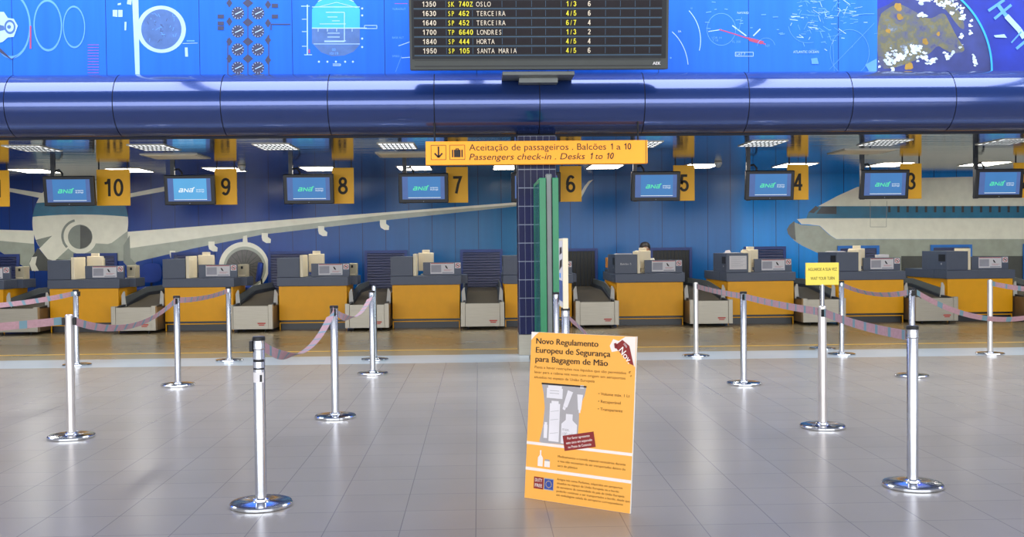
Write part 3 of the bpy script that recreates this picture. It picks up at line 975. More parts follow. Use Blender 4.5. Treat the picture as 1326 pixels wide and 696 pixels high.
# small cream printers at the right end of the left desks
def make_printer(label, loc):
    t = thing('ticket_printer', label, 'printer', loc)
    MB().box(-.08, .08, -.13, .13, 0, .235, 'cream_dark', .01).build('casing', t)
    MB().box(-.02, .02, -.136, -.128, .15, .20, 'black').build('paper_slot', t)
    MB().box(-.06, .06, -.134, -.128, .02, .035, 'cream').build('tray_lip', t)
    return t


pr0 = make_printer('small cream printer at the right end of the desk cut by the left edge', (desk_x(-1) + 1.29, YD + .78, .957))
for k, lb in ((0, 'small cream printer at the right end of the desk below sign ten'), (1, 'small cream printer at the right end of the desk below sign nine'), (2, 'sliver of a cream printer at the right end of the desk below sign eight')):
    dup(pr0, (desk_x(k) + 1.29, YD + .78, .957), lb)

# papers on and taped to the desks
s = Sheet((desk_x(6) + .06, YD + .02, 1.015), (1, 0, 0), (0, 0, 1), .002)
s.rect(0, .32, 0, .25, 'paper').up()
for i in range(9): s.line([(.03, .22 - i * .022), (.29 - (i % 3) * .04, .22 - i * .022)], .004, 'paper_grey')
tag(s.build('notice'), 'white printed notice taped to the tall cabinet below sign four', 'notice')
b = MB()
for i, (dx, r_) in enumerate(((0, .2), (.01, -.12), (-.012, .05))):
    b.box(-.15, .15, -.11, .11, .004 * i, .004 * i + .003, 'paper', mtx=Matrix.Translation((dx, 0, 0)) @ Matrix.Rotation(r_, 4, 'Z'))
b.prism([(-.14, .08, .012), (-.02, .08, .012), (-.05, .09, .06), (-.12, .09, .05)], (0, .01, 0), 'paper')
tag(b.build('paper_pile', loc=(desk_x(6) + .20, YD + .30, 1.3115)), 'loose white papers on top of the tall cabinet below sign four', 'paper')
tag(MB().box(-.15, .15, -.1, .1, 0, .012, 'paper').box(-.12, .16, -.09, .11, .012, .018, 'paper_grey').build('paper_pile', loc=(desk_x(5) + .19, YD + .3, 1.3115)), 'thin sheaf of papers on the tall cabinet below sign five', 'paper')
tag(MB().box(-.16, .16, -.1, .1, 0, .014, 'paper').box(-.13, .14, -.08, .09, .014, .02, 'paper').build('paper_pile', loc=(desk_x(7) + .14, YD + .5, 1.3115)), 'sheaf of papers on the tall cabinet right of the yellow waiting sign', 'paper')
tag(MB().box(-.12, .12, -.04, .04, 0, .055, 'paper', .005).box(-.05, .05, -.03, .03, .055, .062, 'paper_grey').build('card_holder', loc=(desk_x(7) + .95, YD + .28, 1.2015)), 'low white card holder on the notice panel below sign three', 'holder')
s = Sheet((desk_x(5) + .10, YD + .02, 1.12), (1, 0, 0), (0, 0, 1), .002)
s.text('Balcão 5', 0, 0, 'paper', width=.20, height=.035)
tag(s.build('lettering'), 'small white lettering on the tall cabinet below sign five', 'lettering')
t = thing('carton', 'orange brown carton with a lime strip behind the desk below sign five', 'box', (at(778, 345, YD + 1.55).x, YD + 1.55, .957))
MB().box(-.13, .13, -.1, .1, .08, .28, 'carton', .004).build('box', t)
MB().box(-.14, .14, -.11, .11, 0, .055, 'slate_dark').build('base_tray', t)
MB().box(.0, .14, -.115, .10, .055, .08, 'lime').build('strip', t)
t.location.x = desk_x(5) + .15

# ------------------------------------------------------------------ baggage conveyors
def make_conveyor(label, x):
    t = thing('baggage_conveyor', label, 'conveyor', (x, YD - .44, 0))
    fp = MB().box(-.31, .31, 0, .03, .05, .465, 'steel', .003).build('front_panel', t)
    s = Sheet((.12, 0, .115), (1, 0, 0), (0, 0, 1), .002)
    s.rect(0, .14, .028, .05, 'red').rect(.02, .12, .0, .018, 'red')
    s.build('label_plate', fp)
    for sx in (-1, 1):
        MB().box(min(sx * .312, sx * .39), max(sx * .312, sx * .39), -.01, .09, .05, .485, 'steel', .004).build('corner_post', t)
        MB().box(min(sx * .375, sx * .39), max(sx * .375, sx * .39), .092, 3.9, .05, .455, 'steel_side').build('side_panel', t)
        y = .52
        MB().prism([(sx * .30, y, .46), (sx * .38, y, .46), (sx * .38, y, .66), (sx * .345, y, .73), (sx * .325, y, .73)], (0, .03, 0), 'cheek').build('end_cheek', t)
        # raised guard that climbs beside the belt
        xg = sx * .355
        MB().prism([(xg, .553, .44), (xg, 3.86, .44), (xg, 3.86, .76), (xg, 1.9, .76), (xg, .60, .62), (xg, .553, .58)], (sx * .018, 0, 0), 'guard').build('guard', t)
        MB().lathe([(.02, 0), (.025, .01), (.015, .014), (.015, .05)], 'black', sx * .25, .05, 0, 12).build('foot', t)
    b = MB()
    prof = [(.04, .40), (.10, .445), (.55, .45), (1.9, .60), (3.84, .60)]
    vs = []
    for y, z in prof: vs += [(-.30, y, z), (.30, y, z), (.30, y, z - .03), (-.30, y, z - .03)]
    fs = []
    for i in range(len(prof) - 1):
        for k in range(4):
            fs.append((4 * i + k, 4 * i + (k + 1) % 4, 4 * i + 4 + (k + 1) % 4, 4 * i + 4 + k))
    fs += [(3, 2, 1, 0), tuple(4 * (len(prof) - 1) + k for k in range(4))]
    b.add(vs, fs, 'rubber')
    b.build('belt', t)
    b = MB()
    for sx in (-1, 1):
        b.prism([(sx * .305, .095, .43), (sx * .305, .55, .44), (sx * .305, 1.9, .60), (sx * .305, 3.86, .60), (sx * .305, 3.86, .66), (sx * .305, 1.9, .66), (sx * .305, .60, .50), (sx * .305, .095, .475)], (sx * .045, 0, 0), 'slate_dark')
    b.build('side_rail', t)
    return t


cl = ['steel fronted baggage belt at the left edge, left of desk ten',
      'steel fronted baggage belt between the desks below signs ten and nine',
      'steel fronted baggage belt between the desks below signs nine and eight',
      'steel fronted baggage belt between the desks below signs eight and seven',
      'steel fronted baggage belt seen straight on, left of the tiled column',
      'steel fronted baggage belt right of the green panel, leading to an open shutter',
      'steel fronted baggage belt between the desks below signs five and four',
      'steel fronted baggage belt behind the yellow waiting sign',
      'steel fronted baggage belt left of the last desk at the right',
      'dark side of a baggage belt at the right edge of the picture']
c0 = make_conveyor(cl[0], X0 - .386)
for k in range(1, 10):
    if k < 9: dup(c0, (X0 - .386 + PITCH * k, YD - .44, 0), cl[k])
dup(c0, (X0 - .386 + PITCH * 9, YD - .44, 0), cl[9])
# ------------------------------------------------------------------ office chairs and person behind the desks
def make_chair(label, loc, rz):
    t = thing('office_chair', label, 'chair', loc, rz)
    MB().box(-.24, .24, -.24, .22, .64, .72, 'chair_blue', .03).build('seat', t)
    b = MB()
    n, m = 9, 9
    vs, fs = [], []
    for side in (0, 1):
        for j in range(m):
            for i in range(n):
                u, v = -1 + 2 * i / (n - 1), j / (m - 1)
                w = .22 * (1 - .25 * v ** 4) * (1 - .2 * (1 - v) ** 4)
                vs.append((u * w, .24 + .05 * (1 - u * u) * -1 + .06 * v + side * .055, .80 + .40 * v - .05 * u * u * (v - .5)))
    for side in (0, 1):
        o_ = side * n * m
        for j in range(m - 1):
            for i in range(n - 1):
                q = (o_ + j * n + i, o_ + j * n + i + 1, o_ + (j + 1) * n + i + 1, o_ + (j + 1) * n + i)
                fs.append(q if side else q[::-1])
    edge = [i for i in range(n)] + [j * n + n - 1 for j in range(1, m)] + [(m - 1) * n + i for i in range(n - 2, -1, -1)] + [j * n for j in range(m - 2, 0, -1)]
    for a_, c_ in zip(edge, edge[1:] + edge[:1]): fs.append((a_, c_, c_ + n * m, a_ + n * m))
    b.add(vs, fs, 'chair_blue', True)
    b.build('backrest', t)
    MB().tube([(0, .1, .63), (0, .27, .64), (0, .32, .74), (0, .315, .86)], .018, 'black').build('back_support', t)
    MB().lathe([(.03, .10), (.03, .35), (.02, .35), (.02, .64)], 'black', n=14).build('gas_lift', t)
    b = MB()
    for i in range(5):
        a_ = 2 * PI * i / 5 + .3
        b.tube([(0, 0, .13), (.14 * math.cos(a_), .14 * math.sin(a_), .12), (.24 * math.cos(a_), .24 * math.sin(a_), .075)], .018, 'black', 8)
    bs = b.build('star_base', t)
    for i in range(5):
        a_ = 2 * PI * i / 5 + .3
        m_ = Matrix.Translation((.24 * math.cos(a_), .24 * math.sin(a_), .03)) @ Matrix.Rotation(a_, 4, 'Z') @ Matrix.Rotation(PI / 2, 4, 'X')
        MB().lathe([(.03, -.018), (.03, .018)], 'black', n=14, mtx=m_).build('castor', bs)
    return t


ch0 = make_chair('blue office chair behind the belt between signs ten and nine', (at(194, 370, 21.75).x, 21.75, 0), math.radians(12))
dup(ch0, (at(331, 365, 21.7).x - .20, 21.7, 0), 'blue office chair seen from the side, in front of the painted engine', math.radians(-82))
px_, py_ = at(835, 322, 20.6).x, 20.6
dup(ch0, (px_, py_ + .14, 0), 'blue office chair under the person behind the desk below sign five', math.radians(0))


def skin_mesh(name, joints, edges, key, parent=None, sub=2):
    me = bpy.data.meshes.new(name)
    me.from_pydata([j[0] for j in joints], edges, [])
    o = bpy.data.objects.new(name, me); C.objects.link(o)
    o.modifiers.new('skin', 'SKIN').use_smooth_shade = True
    for v, j in zip(me.skin_vertices[0].data, joints):
        v.radius = (j[1], j[1] if len(j) < 3 else j[2])
    me.skin_vertices[0].data[0].use_root = True
    sm = o.modifiers.new('sub', 'SUBSURF'); sm.levels = sub; sm.render_levels = sub
    me.materials.append(K[key])
    dg = bpy.context.evaluated_depsgraph_get()
    m2 = bpy.data.meshes.new_from_object(o.evaluated_get(dg))
    m2.name = name
    o.modifiers.clear(); o.data = m2
    bpy.data.meshes.remove(me)
    if parent: o.parent = parent
    return o


# seated, facing the hall (-y), forearms on the desk, head bent a little
pt = thing('person', 'person with dark hair in a pale shirt sitting behind the desk below sign five', 'person', (px_, py_, 0))
J, E_ = [], []
def jn(p, r, par=None, r2=None):
    J.append((p, r, r2 or r))
    if par is not None: E_.append((par, len(J) - 1))
    return len(J) - 1
pel = jn((0, .05, .80), .14, None, .12)
wa = jn((0, .03, .92), .13, pel, .11)
chs = jn((0, .02, 1.08), .15, wa, .115)
nk0 = jn((0, .0, 1.20), .075, chs)
nk = jn((0, -.02, 1.27), .055, nk0)
hd = jn((0, -.03, 1.35), .078, nk, .09)
hd2 = jn((0, -.035, 1.44), .084, hd, .10)
hd3 = jn((0, -.03, 1.49), .06, hd2, .075)
for sx in (-1, 1):
    sh_ = jn((sx * .16, .02, 1.16), .06, chs)
    el = jn((sx * .235, -.06, .93), .042, sh_)
    wr = jn((sx * .16, -.30, .985), .027, el)
    pm = jn((sx * .14, -.37, .985), .034, wr, .018)
    for q, (fx, L_) in enumerate(((-.027, .062), (-.009, .072), (.009, .068), (.026, .055))):
        k_ = jn((sx * .135 + fx, -.41, .99), .010, pm)
        k2_ = jn((sx * .13 + fx, -.41 - L_ * .55, .987), .009, k_)
        jn((sx * .127 + fx, -.41 - L_, .973), .008, k2_)
    th = jn((sx * .14 - sx * .035, -.36, .98), .011, pm)
    jn((sx * .14 - sx * .055, -.395, .975), .009, th)
    hp = jn((sx * .10, -.02, .79), .10, pel)
    kn = jn((sx * .13, -.42, .77), .07, hp)
    an_ = jn((sx * .13, -.40, .32), .045, kn)
    jn((sx * .13, -.53, .28), .036, an_)
body = skin_mesh('body', J, E_, 'skin', pt)
# face
b = MB()
for sx in (-1, 1):
    b.lathe([(0, -.012), (.008, -.009), (.012, 0), (.008, .009), (0, .012)], 'paper', sx * .034, -.122, 1.425, 10)
    b.lathe([(0, -.006), (.006, 0), (0, .006)], 'hair', sx * .034, -.133, 1.425, 8)
    b.lathe([(0, -.03), (.012, -.02), (.015, 0), (.012, .025), (0, .03)], 'skin', sx * .088, -.03, 1.415, 10)
b.prism([(0, -.125, 1.43), (-.014, -.128, 1.385), (0, -.152, 1.388), (.014, -.128, 1.385)], (0, .01, 0), 'skin')
b.box(-.025, .025, -.13, -.118, 1.352, 1.362, 'red', .002)
b.build('face', pt)
b = MB()
prof = [(.0, .115), (.045, .108), (.080, .085), (.100, .045), (.106, 0), (.104, -.04), (.098, -.08)]
n = 24
vs, fs = [], []
for r_, z_ in prof:
    for i in range(n):
        a_ = 2 * PI * i / n
        fr = max(0, -math.sin(a_))
        zz = z_ if z_ > 0 else z_ * (1 - fr) + .02 * fr
        vs.append((r_ * math.cos(a_), r_ * 1.12 * math.sin(a_) - .02, 1.43 + zz))
for j in range(len(prof) - 1):
    for i in range(n):
        fs.append((j * n + i, (j + 1) * n + i, (j + 1) * n + (i + 1) % n, j * n + (i + 1) % n))
b.add(vs, fs, 'hair', True)
b.build('hair', pt)
J, E_ = [], []
pel = jn((0, .05, .83), .15, None, .13); wa = jn((0, .03, .92), .145, pel, .125); chs = jn((0, .02, 1.08), .162, wa, .128); nk0 = jn((0, .0, 1.20), .085, chs); jn((0, -.012, 1.235), .066, nk0)
for sx in (-1, 1):
    s0 = jn((sx * .16, .02, 1.165), .07, chs); jn((sx * .215, -.035, 1.0), .056, s0)
skin_mesh('shirt', J, E_, 'shirt', pt)
J, E_ = [], []
pel = jn((0, .05, .80), .15, None, .13)
for sx in (-1, 1):
    hp = jn((sx * .10, -.02, .79), .108, pel); kn = jn((sx * .13, -.42, .77), .08, hp); jn((sx * .13, -.40, .36), .058, kn)
skin_mesh('trousers', J, E_, 'trousers', pt)
b = MB()
for sx in (-1, 1):
    b.box(sx * .13 - .045, sx * .13 + .045, -.62, -.36, .225, .30, 'black', .025)
b.build('shoes', pt)
tag(MB().box(-.3, .3, -.17, .17, .2, .222, 'slate_dark').box(-.28, -.25, -.15, .15, 0, .2, 'slate_dark').box(.25, .28, -.15, .15, 0, .2, 'slate_dark').build('foot_rest', loc=(px_, py_ - .48, 0)), 'low dark foot rest behind the desk below sign five', 'footrest')

# ------------------------------------------------------------------ number signs and screens under the ceiling
YS, YTV = 18.72, 18.38


def make_sign(text, label, px0, px1):
    x0, x1 = at(px0, 240, YS).x, at(px1, 240, YS).x
    cx, w = (x0 + x1) / 2, x1 - x0
    z0, z1 = 2.275, 2.915
    t = thing('desk_number_sign', label, 'sign', (cx, YS, z0))
    p_ = MB().box(-w / 2, w / 2, 0, .03, 0, z1 - z0, 'sign_yellow', .003).build('panel', t)
    s = Sheet((0, 0, 0), (1, 0, 0), (0, 0, 1), .002)
    digits(s, text, 0, .165, .31, 'ink')
    s.build('number', p_)
    for sx in (-1, 1):
        MB().box(sx * (w / 2 - .04) - .01, sx * (w / 2 - .04) + .01, .005, .025, z1 - z0, ZC - z0, 'black').build('hanger', t)
    return t


NW = {'11': 'eleven', '10': 'ten', '9': 'nine', '8': 'eight', '7': 'seven', '6': 'six', '5': 'five', '4': 'four', '3': 'three', '2': 'two'}
for tx, a_, c_ in (('11', -31, 11.5), ('10', 125, 168), ('9', 278, 306.5), ('8', 430, 458), ('7', 578, 606), ('6', 725, 753), ('5', 872, 899.5), ('4', 1019.5, 1047), ('3', 1166, 1193.5), ('2', 1313, 1340.5)):
    make_sign(tx, 'yellow hanging desk sign with the black number %s' % NW[tx] if tx not in ('11', '2') else 'yellow hanging desk sign %s, cut off by the %s edge of the picture' % (NW[tx], 'left' if tx == '11' else 'right'), a_, c_)


def make_tv(label, px, bright=False, loc=None):
    z0 = 2.26
    x = at(px, 248, YTV).x
    t = thing('flat_screen', label, 'screen', (x, YTV, z0))
    w, h = .87, .52
    tilt = math.radians(-8)
    m_ = Matrix.Translation((0, 0, 0)) @ Matrix.Rotation(-tilt, 4, 'X')
    hs = MB().box(-w / 2, w / 2, 0, .09, 0, h, 'tv_body', .012, m_).build('housing', t)
    ex, ey = Vector((1, 0, 0)), m_ @ Vector((0, 0, 1))
    s = Sheet(m_ @ Vector((0, 0, 0)), ex, ey, .003)
    a_, b_ = w / 2 - .065, .065
    s.rect(-a_, a_, b_, h - .055, 'screen_edge').up().rect(-a_ + .10, a_ - .07, b_ + .03, h - .06, 'screen_bright' if bright else 'screen').up()
    s.line([(-a_ + .10, b_ + .03), (a_ - .07, b_ + .03)], .008, 'logo_white')
    scr = s.build('display', hs)
    s = Sheet(m_ @ Vector((0, 0, 0)), ex, ey, .003, 4)
    g_ = 'logo_white' if bright else 'logo_green'
    u, v, k = -.18, .225, .066
    for i in range(3):                         # rounded slanted letters a-n-a with an open stroke
        x0 = u + i * .088
        sl = .018
        if i == 1:
            s.line([(x0, v), (x0 + sl, v + k)], .015, g_).line([(x0 + sl, v + k - .006), (x0 + .062, v + .006)], .015, g_).line([(x0 + .062, v), (x0 + .062 + sl, v + k)], .015, g_)
        else:
            s.line([(x0 + sl, v + k - .006), (x0 + .058 + sl, v + k - .006)], .014, g_).line([(x0 + .054 + sl, v + k), (x0 + .056, v)], .015, g_)
            s.line([(x0 + .010, v + k / 2), (x0 + .058, v + k / 2)], .013, g_).line([(x0 + .008, v + k / 2), (x0 + .004, v)], .014, g_).line([(x0, v + .006), (x0 + .058, v + .006)], .013, g_)
    s.line([(u + .245, v + k + .004), (u + .275, v + k + .016)], .016, g_)
    s.build('logo', scr)
    s = Sheet(m_ @ Vector((0, 0, 0)), ex, ey, .003, 4)
    s.text('aeroportos', u + .30, v + .034, 'logo_white', width=.135, height=.030).text('de portugal', u + .30, v, 'logo_white', width=.135, height=.030)
    s.build('lettering', scr)
    MB().box(-w / 2 + .06, -w / 2 + .13, .13, .19, .0, ZC - z0, 'tv_body').build('pole', t)
    MB().tube([(-w / 2 + .10, .16, .62), (-w / 2 + .2, .16, .64), (-w / 2 + .25, .17, .58), (-w / 2 + .25, .17, .47)], .018, 'black', 8).box(-w / 2 + .13, .1, .13, .17, .24, .30, 'black').build('bracket', t)
    MB().lathe([(.006, 0), (.006, .02)], 'dome', 0, 0, 0, 8, mtx=m_ @ Matrix.Translation((0, -.002, .03)) @ Matrix.Rotation(PI / 2, 4, 'X')).build('power_light', hs)
    return t


tvl = [(90, '10', False), (246, '9', True), (400, '8', False), (548.5, '7', False), (694, '6', False), (849, '5', False), (996.5, '4', False), (1145, '3', False), (1293, '2', False)]
tvn = {'10': 'black screen with a green logo left of sign ten', '9': 'black screen with a brighter picture and white logo left of sign nine', '8': 'black screen with a green logo left of sign eight', '7': 'black screen with a green logo left of sign seven',
       '6': 'black screen left of sign six, almost hidden behind the column and green panel', '5': 'black screen with a green logo left of sign five', '4': 'black screen with a green logo left of sign four', '3': 'black screen with a green logo overlapping sign three', '2': 'black screen with a green logo at the far right'}
for px, nm, br in tvl: make_tv(tvn[nm], px, br)

# ceiling lamps, vents, domes
def make_lamp(soft, label, x, y):
    t = thing('ceiling_light', label, 'light', (x, y, ZC), group='ceiling lights above the %s' % ('front of the desks' if soft else 'desk staff'))
    w, d = (.25, .42) if soft else (.30, .48)
    MB().box(-w, w, -d, d, -.006, -.001, 'light_soft' if soft else 'light').build('diffuser', t)
    MB().box(-w - .02, -w, -d, d, -.01, 0, 'vent').box(w, w + .02, -d, d, -.01, 0, 'vent').box(-w, w, -d - .02, -d, -.01, 0, 'vent').box(-w, w, d, d + .02, -.01, 0, 'vent').build('lamp_frame', t)
    b = MB()
    if soft:
        for i in range(3):
            y_ = -d + .21 * (i + 1)
            b.box(-w, w, y_ - .02, y_ + .02, -.014, -.007, 'grey_post')
        for i in range(7):
            x_ = -w + .0625 * (i + 1)
            b.box(x_ - .008, x_ + .008, -d, d, -.014, -.007, 'grey_post')
        b.build('louvre', t)
    return t


l0 = l1 = None
for i in range(-1, 9):
    px = 200 + 157.5 * i
    x = at(px, 193, 15.5).x
    lb = 'louvred ceiling light in the front row under the slat ceiling'
    l0 = make_lamp(True, lb, x, 15.5) if l0 is None else dup(l0, (x, 15.5, ZC), lb) or l0
for i in range(-1, 12):
    px = 45 + 123 * i
    x = at(px, 218, 19.9).x
    lb = 'bright ceiling light in the rear row above the desks'
    if l1 is None: l1 = make_lamp(False, lb, x, 19.9)
    else: dup(l1, (x, 19.9, ZC), lb)
v0 = None
for px, lb in ((228, 'pale flat ceiling panel above sign nine'), (525, 'pale flat ceiling panel above the screen left of sign seven'), (1117, 'pale flat ceiling panel above sign four')):
    x = at(px, 203, 17.0).x
    if v0 is None:
        v0 = thing('ceiling_panel', lb, 'panel', (x, 17.0, ZC))
        MB().box(-.45, .45, -.42, .42, -.012, 0, 'vent', .002).build('plate', v0)
        MB().box(-.40, .40, -.37, .37, -.018, -.0125, 'cream').build('inset', v0)
    else: dup(v0, (x, 17.0, ZC), lb)
q0 = None
for px, py, lb in ((313, 213, 'small grey dome camera on the ceiling right of sign nine'), (930, 211, 'small grey dome camera on the ceiling right of sign five')):
    x = at(px, py, 18.9).x
    if q0 is None:
        q0 = thing('dome_camera', lb, 'camera', (x, 18.9, ZC))
        MB().lathe([(.05, 0), (.07, -.01), (.07, -.03), (.05, -.035)], 'vent', n=20).build('mount', q0)
        MB().lathe([(.062, -.034), (.062, -.06), (.05, -.09), (.028, -.108), (0, -.114)], 'dome', n=20).build('dome', q0)
    else: dup(q0, (x, 18.9, ZC), lb)

# ------------------------------------------------------------------ departure board on the fascia
YB = 13.42
bl, br_ = at(531, 90, YB), at(865, 90, YB)
tl_ = at(529, 0, YB)
bw = br_.x - bl.x
bz = (bl.z + br_.z) / 2
tB = thing('departure_board', 'grey departure board with pale and yellow flight rows, standing on the blue fascia', 'board', ((bl.x + br_.x) / 2, YB, bz))
mB = Matrix.Rotation(math.radians(7), 4, 'X')
MB().box(-bw / 2, bw / 2, 0, .22, 0, 1.55, 'board', .006, mB).build('housing', tB)
sB = Sheet((0, 0, 0), (1, 0, 0), mB @ Vector((0, 0, 1)), .002)
mpx = YB / F * 1.0
fx0, fx1 = -bw / 2 + .06, bw / 2 - .09
sB.rect(-bw / 2 + .03, bw / 2 - .03, .135, 1.5, 'board_dark').rect(fx0, fx1, .04, .05, 'black').rect(fx0, fx1, .118, .124, 'black').up()
face = sB.build('face', tB)
rowh = .1165
z_first = .20
rows = ['1950|SP 105|SANTA MARIA|4/5|6', '1840|SP 444|HORTA|4/5|4', '1700|TP 6640|LONDRES|1/3|2', '1640|SP 452|TERCEIRA|6/7|4', '1630|SP 462|TERCEIRA|4/5|6', '1350|SK 740Z|OSLO|1/3|6', '', '', '', '', '']
ubase = lambda px: at(px, 60, YB).x - (bl.x + br_.x) / 2
for i, rw in enumerate(rows):
    z = z_first + rowh * i
    s = Sheet((0, 0, 0), (1, 0, 0), mB @ Vector((0, 0, 1)), .002, 2)
    s.rect(fx0, fx1, z, z + .078, 'board_cell').rect(fx0, fx1, z - .026, z - .014, 'board_line').up()
    for px in (578, 612, 650, 668, 688, 706, 726, 783, 802, 821, 840): s.rect(ubase(px), ubase(px) + .006, z, z + .078, 'board_line')
    s.up()
    if rw:
        a_, f_, d_, c_, n_ = rw.split('|')
        chw = .0468
        for st, px, key in ((a_, 547, 'board_white'), (f_, 580, 'board_yellow'), (d_, 617, 'board_white'), (c_, 732, 'board_yellow'), (n_, 760, 'board_white')):
            for j, ch in enumerate(st):
                if ch.isdigit():
                    digits(s, ch, ubase(px) + chw * (j + .5), z + .006, .064, key, wide=1.05)
                elif ch != ' ':
                    s.text(ch, ubase(px) + chw * (j + .5), z + .006, key, height=.064, align='CENTER', sx=.72, bold=.006)
    s.build('flight_row', tB)
s = Sheet((0, 0, 0), (1, 0, 0), mB @ Vector((0, 0, 1)), .002)
s.text('AEK', ubase(845), .052, 'paper', width=.10, height=.042, bold=.015)
s.build('maker_mark', tB)
b = MB().box(at(650, 95, 13.75).x - tB.location.x, at(742, 95, 13.75).x - tB.location.x, .10, .86, -.055, -.005, 'grey_post', .006)
b.box(at(672, 95, 13.75).x - tB.location.x, at(722, 95, 13.75).x - tB.location.x, .30, .85, -.12, -.056, 'grey_post')
b.build('mounting_bracket', tB)

# ------------------------------------------------------------------ hanging yellow check-in sign
YH = 13.94
a_, c_ = at(551, 183, YH), at(838.5, 181, YH)
zt = (at(551, 183.5, YH).z + at(838.5, 181.5, YH).z) / 2
zb = (at(551, 214, YH).z + at(838.5, 211.5, YH).z) / 2
wH, hH = c_.x - a_.x, zt - zb
tH = thing('hanging_sign', 'long yellow passenger check-in sign with arrow and suitcase symbols hung under the fascia', 'sign', ((a_.x + c_.x) / 2, YH, zb))
pH = MB().box(-wH / 2, wH / 2, 0, .10, 0, hH, 'sign_lit', .004).build('panel', tH)
s = Sheet((-wH / 2, 0, 0), (1, 0, 0), (0, 0, 1), .002)
k = wH / 287.5
def fr_(x0, x1, z0, z1): s.line([(x0, z0), (x1, z0), (x1, z1), (x0, z1), (x0, z0)], .008, 'ink_brown')
fr_(7 * k, 26 * k, .07, hH - .05); fr_(31 * k, 50.5 * k, .07, hH - .05)
s.line([(16.5 * k, .245), (16.5 * k, .10)], .022, 'ink').line([(11.5 * k, .155), (16.5 * k, .098)], .022, 'ink').line([(21.5 * k, .155), (16.5 * k, .098)], .022, 'ink')
s.rect(36.5 * k, 45 * k, .10, .20, 'ink').rect(33.8 * k, 35.6 * k, .10, .20, 'ink').rect(46 * k, 47.8 * k, .10, .20, 'ink').rect(38.6 * k, 42.8 * k, .205, .218, 'ink').rect(38.6 * k, 39.6 * k, .20, .21, 'ink').rect(41.8 * k, 42.8 * k, .20, .21, 'ink')
s.build('symbols', pH)
s = Sheet((-wH / 2, 0, 0), (1, 0, 0), (0, 0, 1), .002)
s.text('Aceitação de passageiros . Balcões', 56 * k, .188, 'ink', width=177.5 * k, height=.090).text('a', 247 * k, .188, 'ink', width=5.4 * k, height=.085)
digits(s, '1', 241 * k, .188, .084, 'ink'); digits(s, '10', 261.2 * k, .188, .084, 'ink', wide=1.05)
s.text('Passengers check-in . Desks', 56 * k, .062, 'ink', width=150 * k, height=.088, shear=.22).text('to', 219.5 * k, .062, 'ink', width=9.4 * k, height=.085, shear=.22)
digits(s, '1', 213.5 * k, .062, .084, 'ink', shear=.22); digits(s, '10', 237.5 * k, .062, .084, 'ink', shear=.22, wide=1.05)
s.build('lettering', pH)
MB().box(wH / 2 - .028, wH / 2 - .018, -.002, .102, .0, hH, 'ink_brown').build('end_cap', tH)
for sx in (-1, 1):
    MB().lathe([(.012, hH), (.012, .57)], 'black', sx * (wH / 2 - .12), .06, 0, 10).build('hanger', tH)
# ------------------------------------------------------------------ tiled column and glazed green panel
xa, xb = at(672, 330, 14.17).x, at(720.5, 330, 14.17).x
tC = thing('tiled_column', 'square navy tiled column with pale joints behind the green panel', 'column', ((xa + xb) / 2, 14.17 + (xb - xa) / 2, 0))
hw = (xb - xa) / 2
MB().box(-hw, hw, -hw, hw, .285, ZC - .005, 'grout').build('core', tC)
b = MB()
nx, th, hz0 = 6, .25, .285
tw = 2 * hw / nx
i = 0
z = hz0
while z < ZC - .02:
    z1 = min(z + th - .012, ZC - .01)
    for j in range(nx):
        x0 = -hw + tw * j + .0032; x1 = x0 + tw - .0064
        b.box(x0, x1, -hw - .008, -hw, z, z1, 'tile_navy')
        b.box(-hw - .008, -hw, x0, x1, z, z1, 'tile_navy')
        b.box(hw, hw + .008, x0, x1, z, z1, 'tile_navy')
    z += th
b.build('tiles', tC)
MB().box(-hw - .012, hw + .012, -hw - .012, hw + .012, 0, .28, 'steel', .006).build('kick_plate', tC)

t = thing('green_panel', 'tall green framed double glass panel seen edge on, before the tiled column', 'display panel', (at(711.5, 300, 12.35).x, 12.35, 0))
def x_(px): return at(px, 300, 12.35).x - t.location.x
zt_ = at(711, 230.5, 12.35).z
for x0, x1 in ((x_(699), x_(707.3)), (x_(715.8), x_(723.6))):
    fr = MB().box(x0, x1, 0, .045, .10, zt_, 'green', .004).box(x0, x1, 1.255, 1.30, .10, zt_, 'green', .004).box(x0, x1, .045, 1.255, zt_ - .045, zt_, 'green', .004).box(x0, x1, .045, 1.255, .10, .16, 'green', .004).build('frame', t)
    MB().box(x0 + .002, x0 + .010, .04, 1.26, .155, zt_ - .04, 'teal_glass').build('glass_pane', fr)
MB().box(x_(707.6), x_(715.5), .03, .12, .06, zt_ + .05, 'grey_post', .012).box(x_(707.6), x_(715.5), 1.18, 1.27, .06, zt_ - .02, 'grey_post', .012).build('post', t)
MB().box(x_(690), x_(734), .02, 1.29, 0, .06, 'grey_post', .02).build('base', t)

# ------------------------------------------------------------------ queue posts
HS = .985


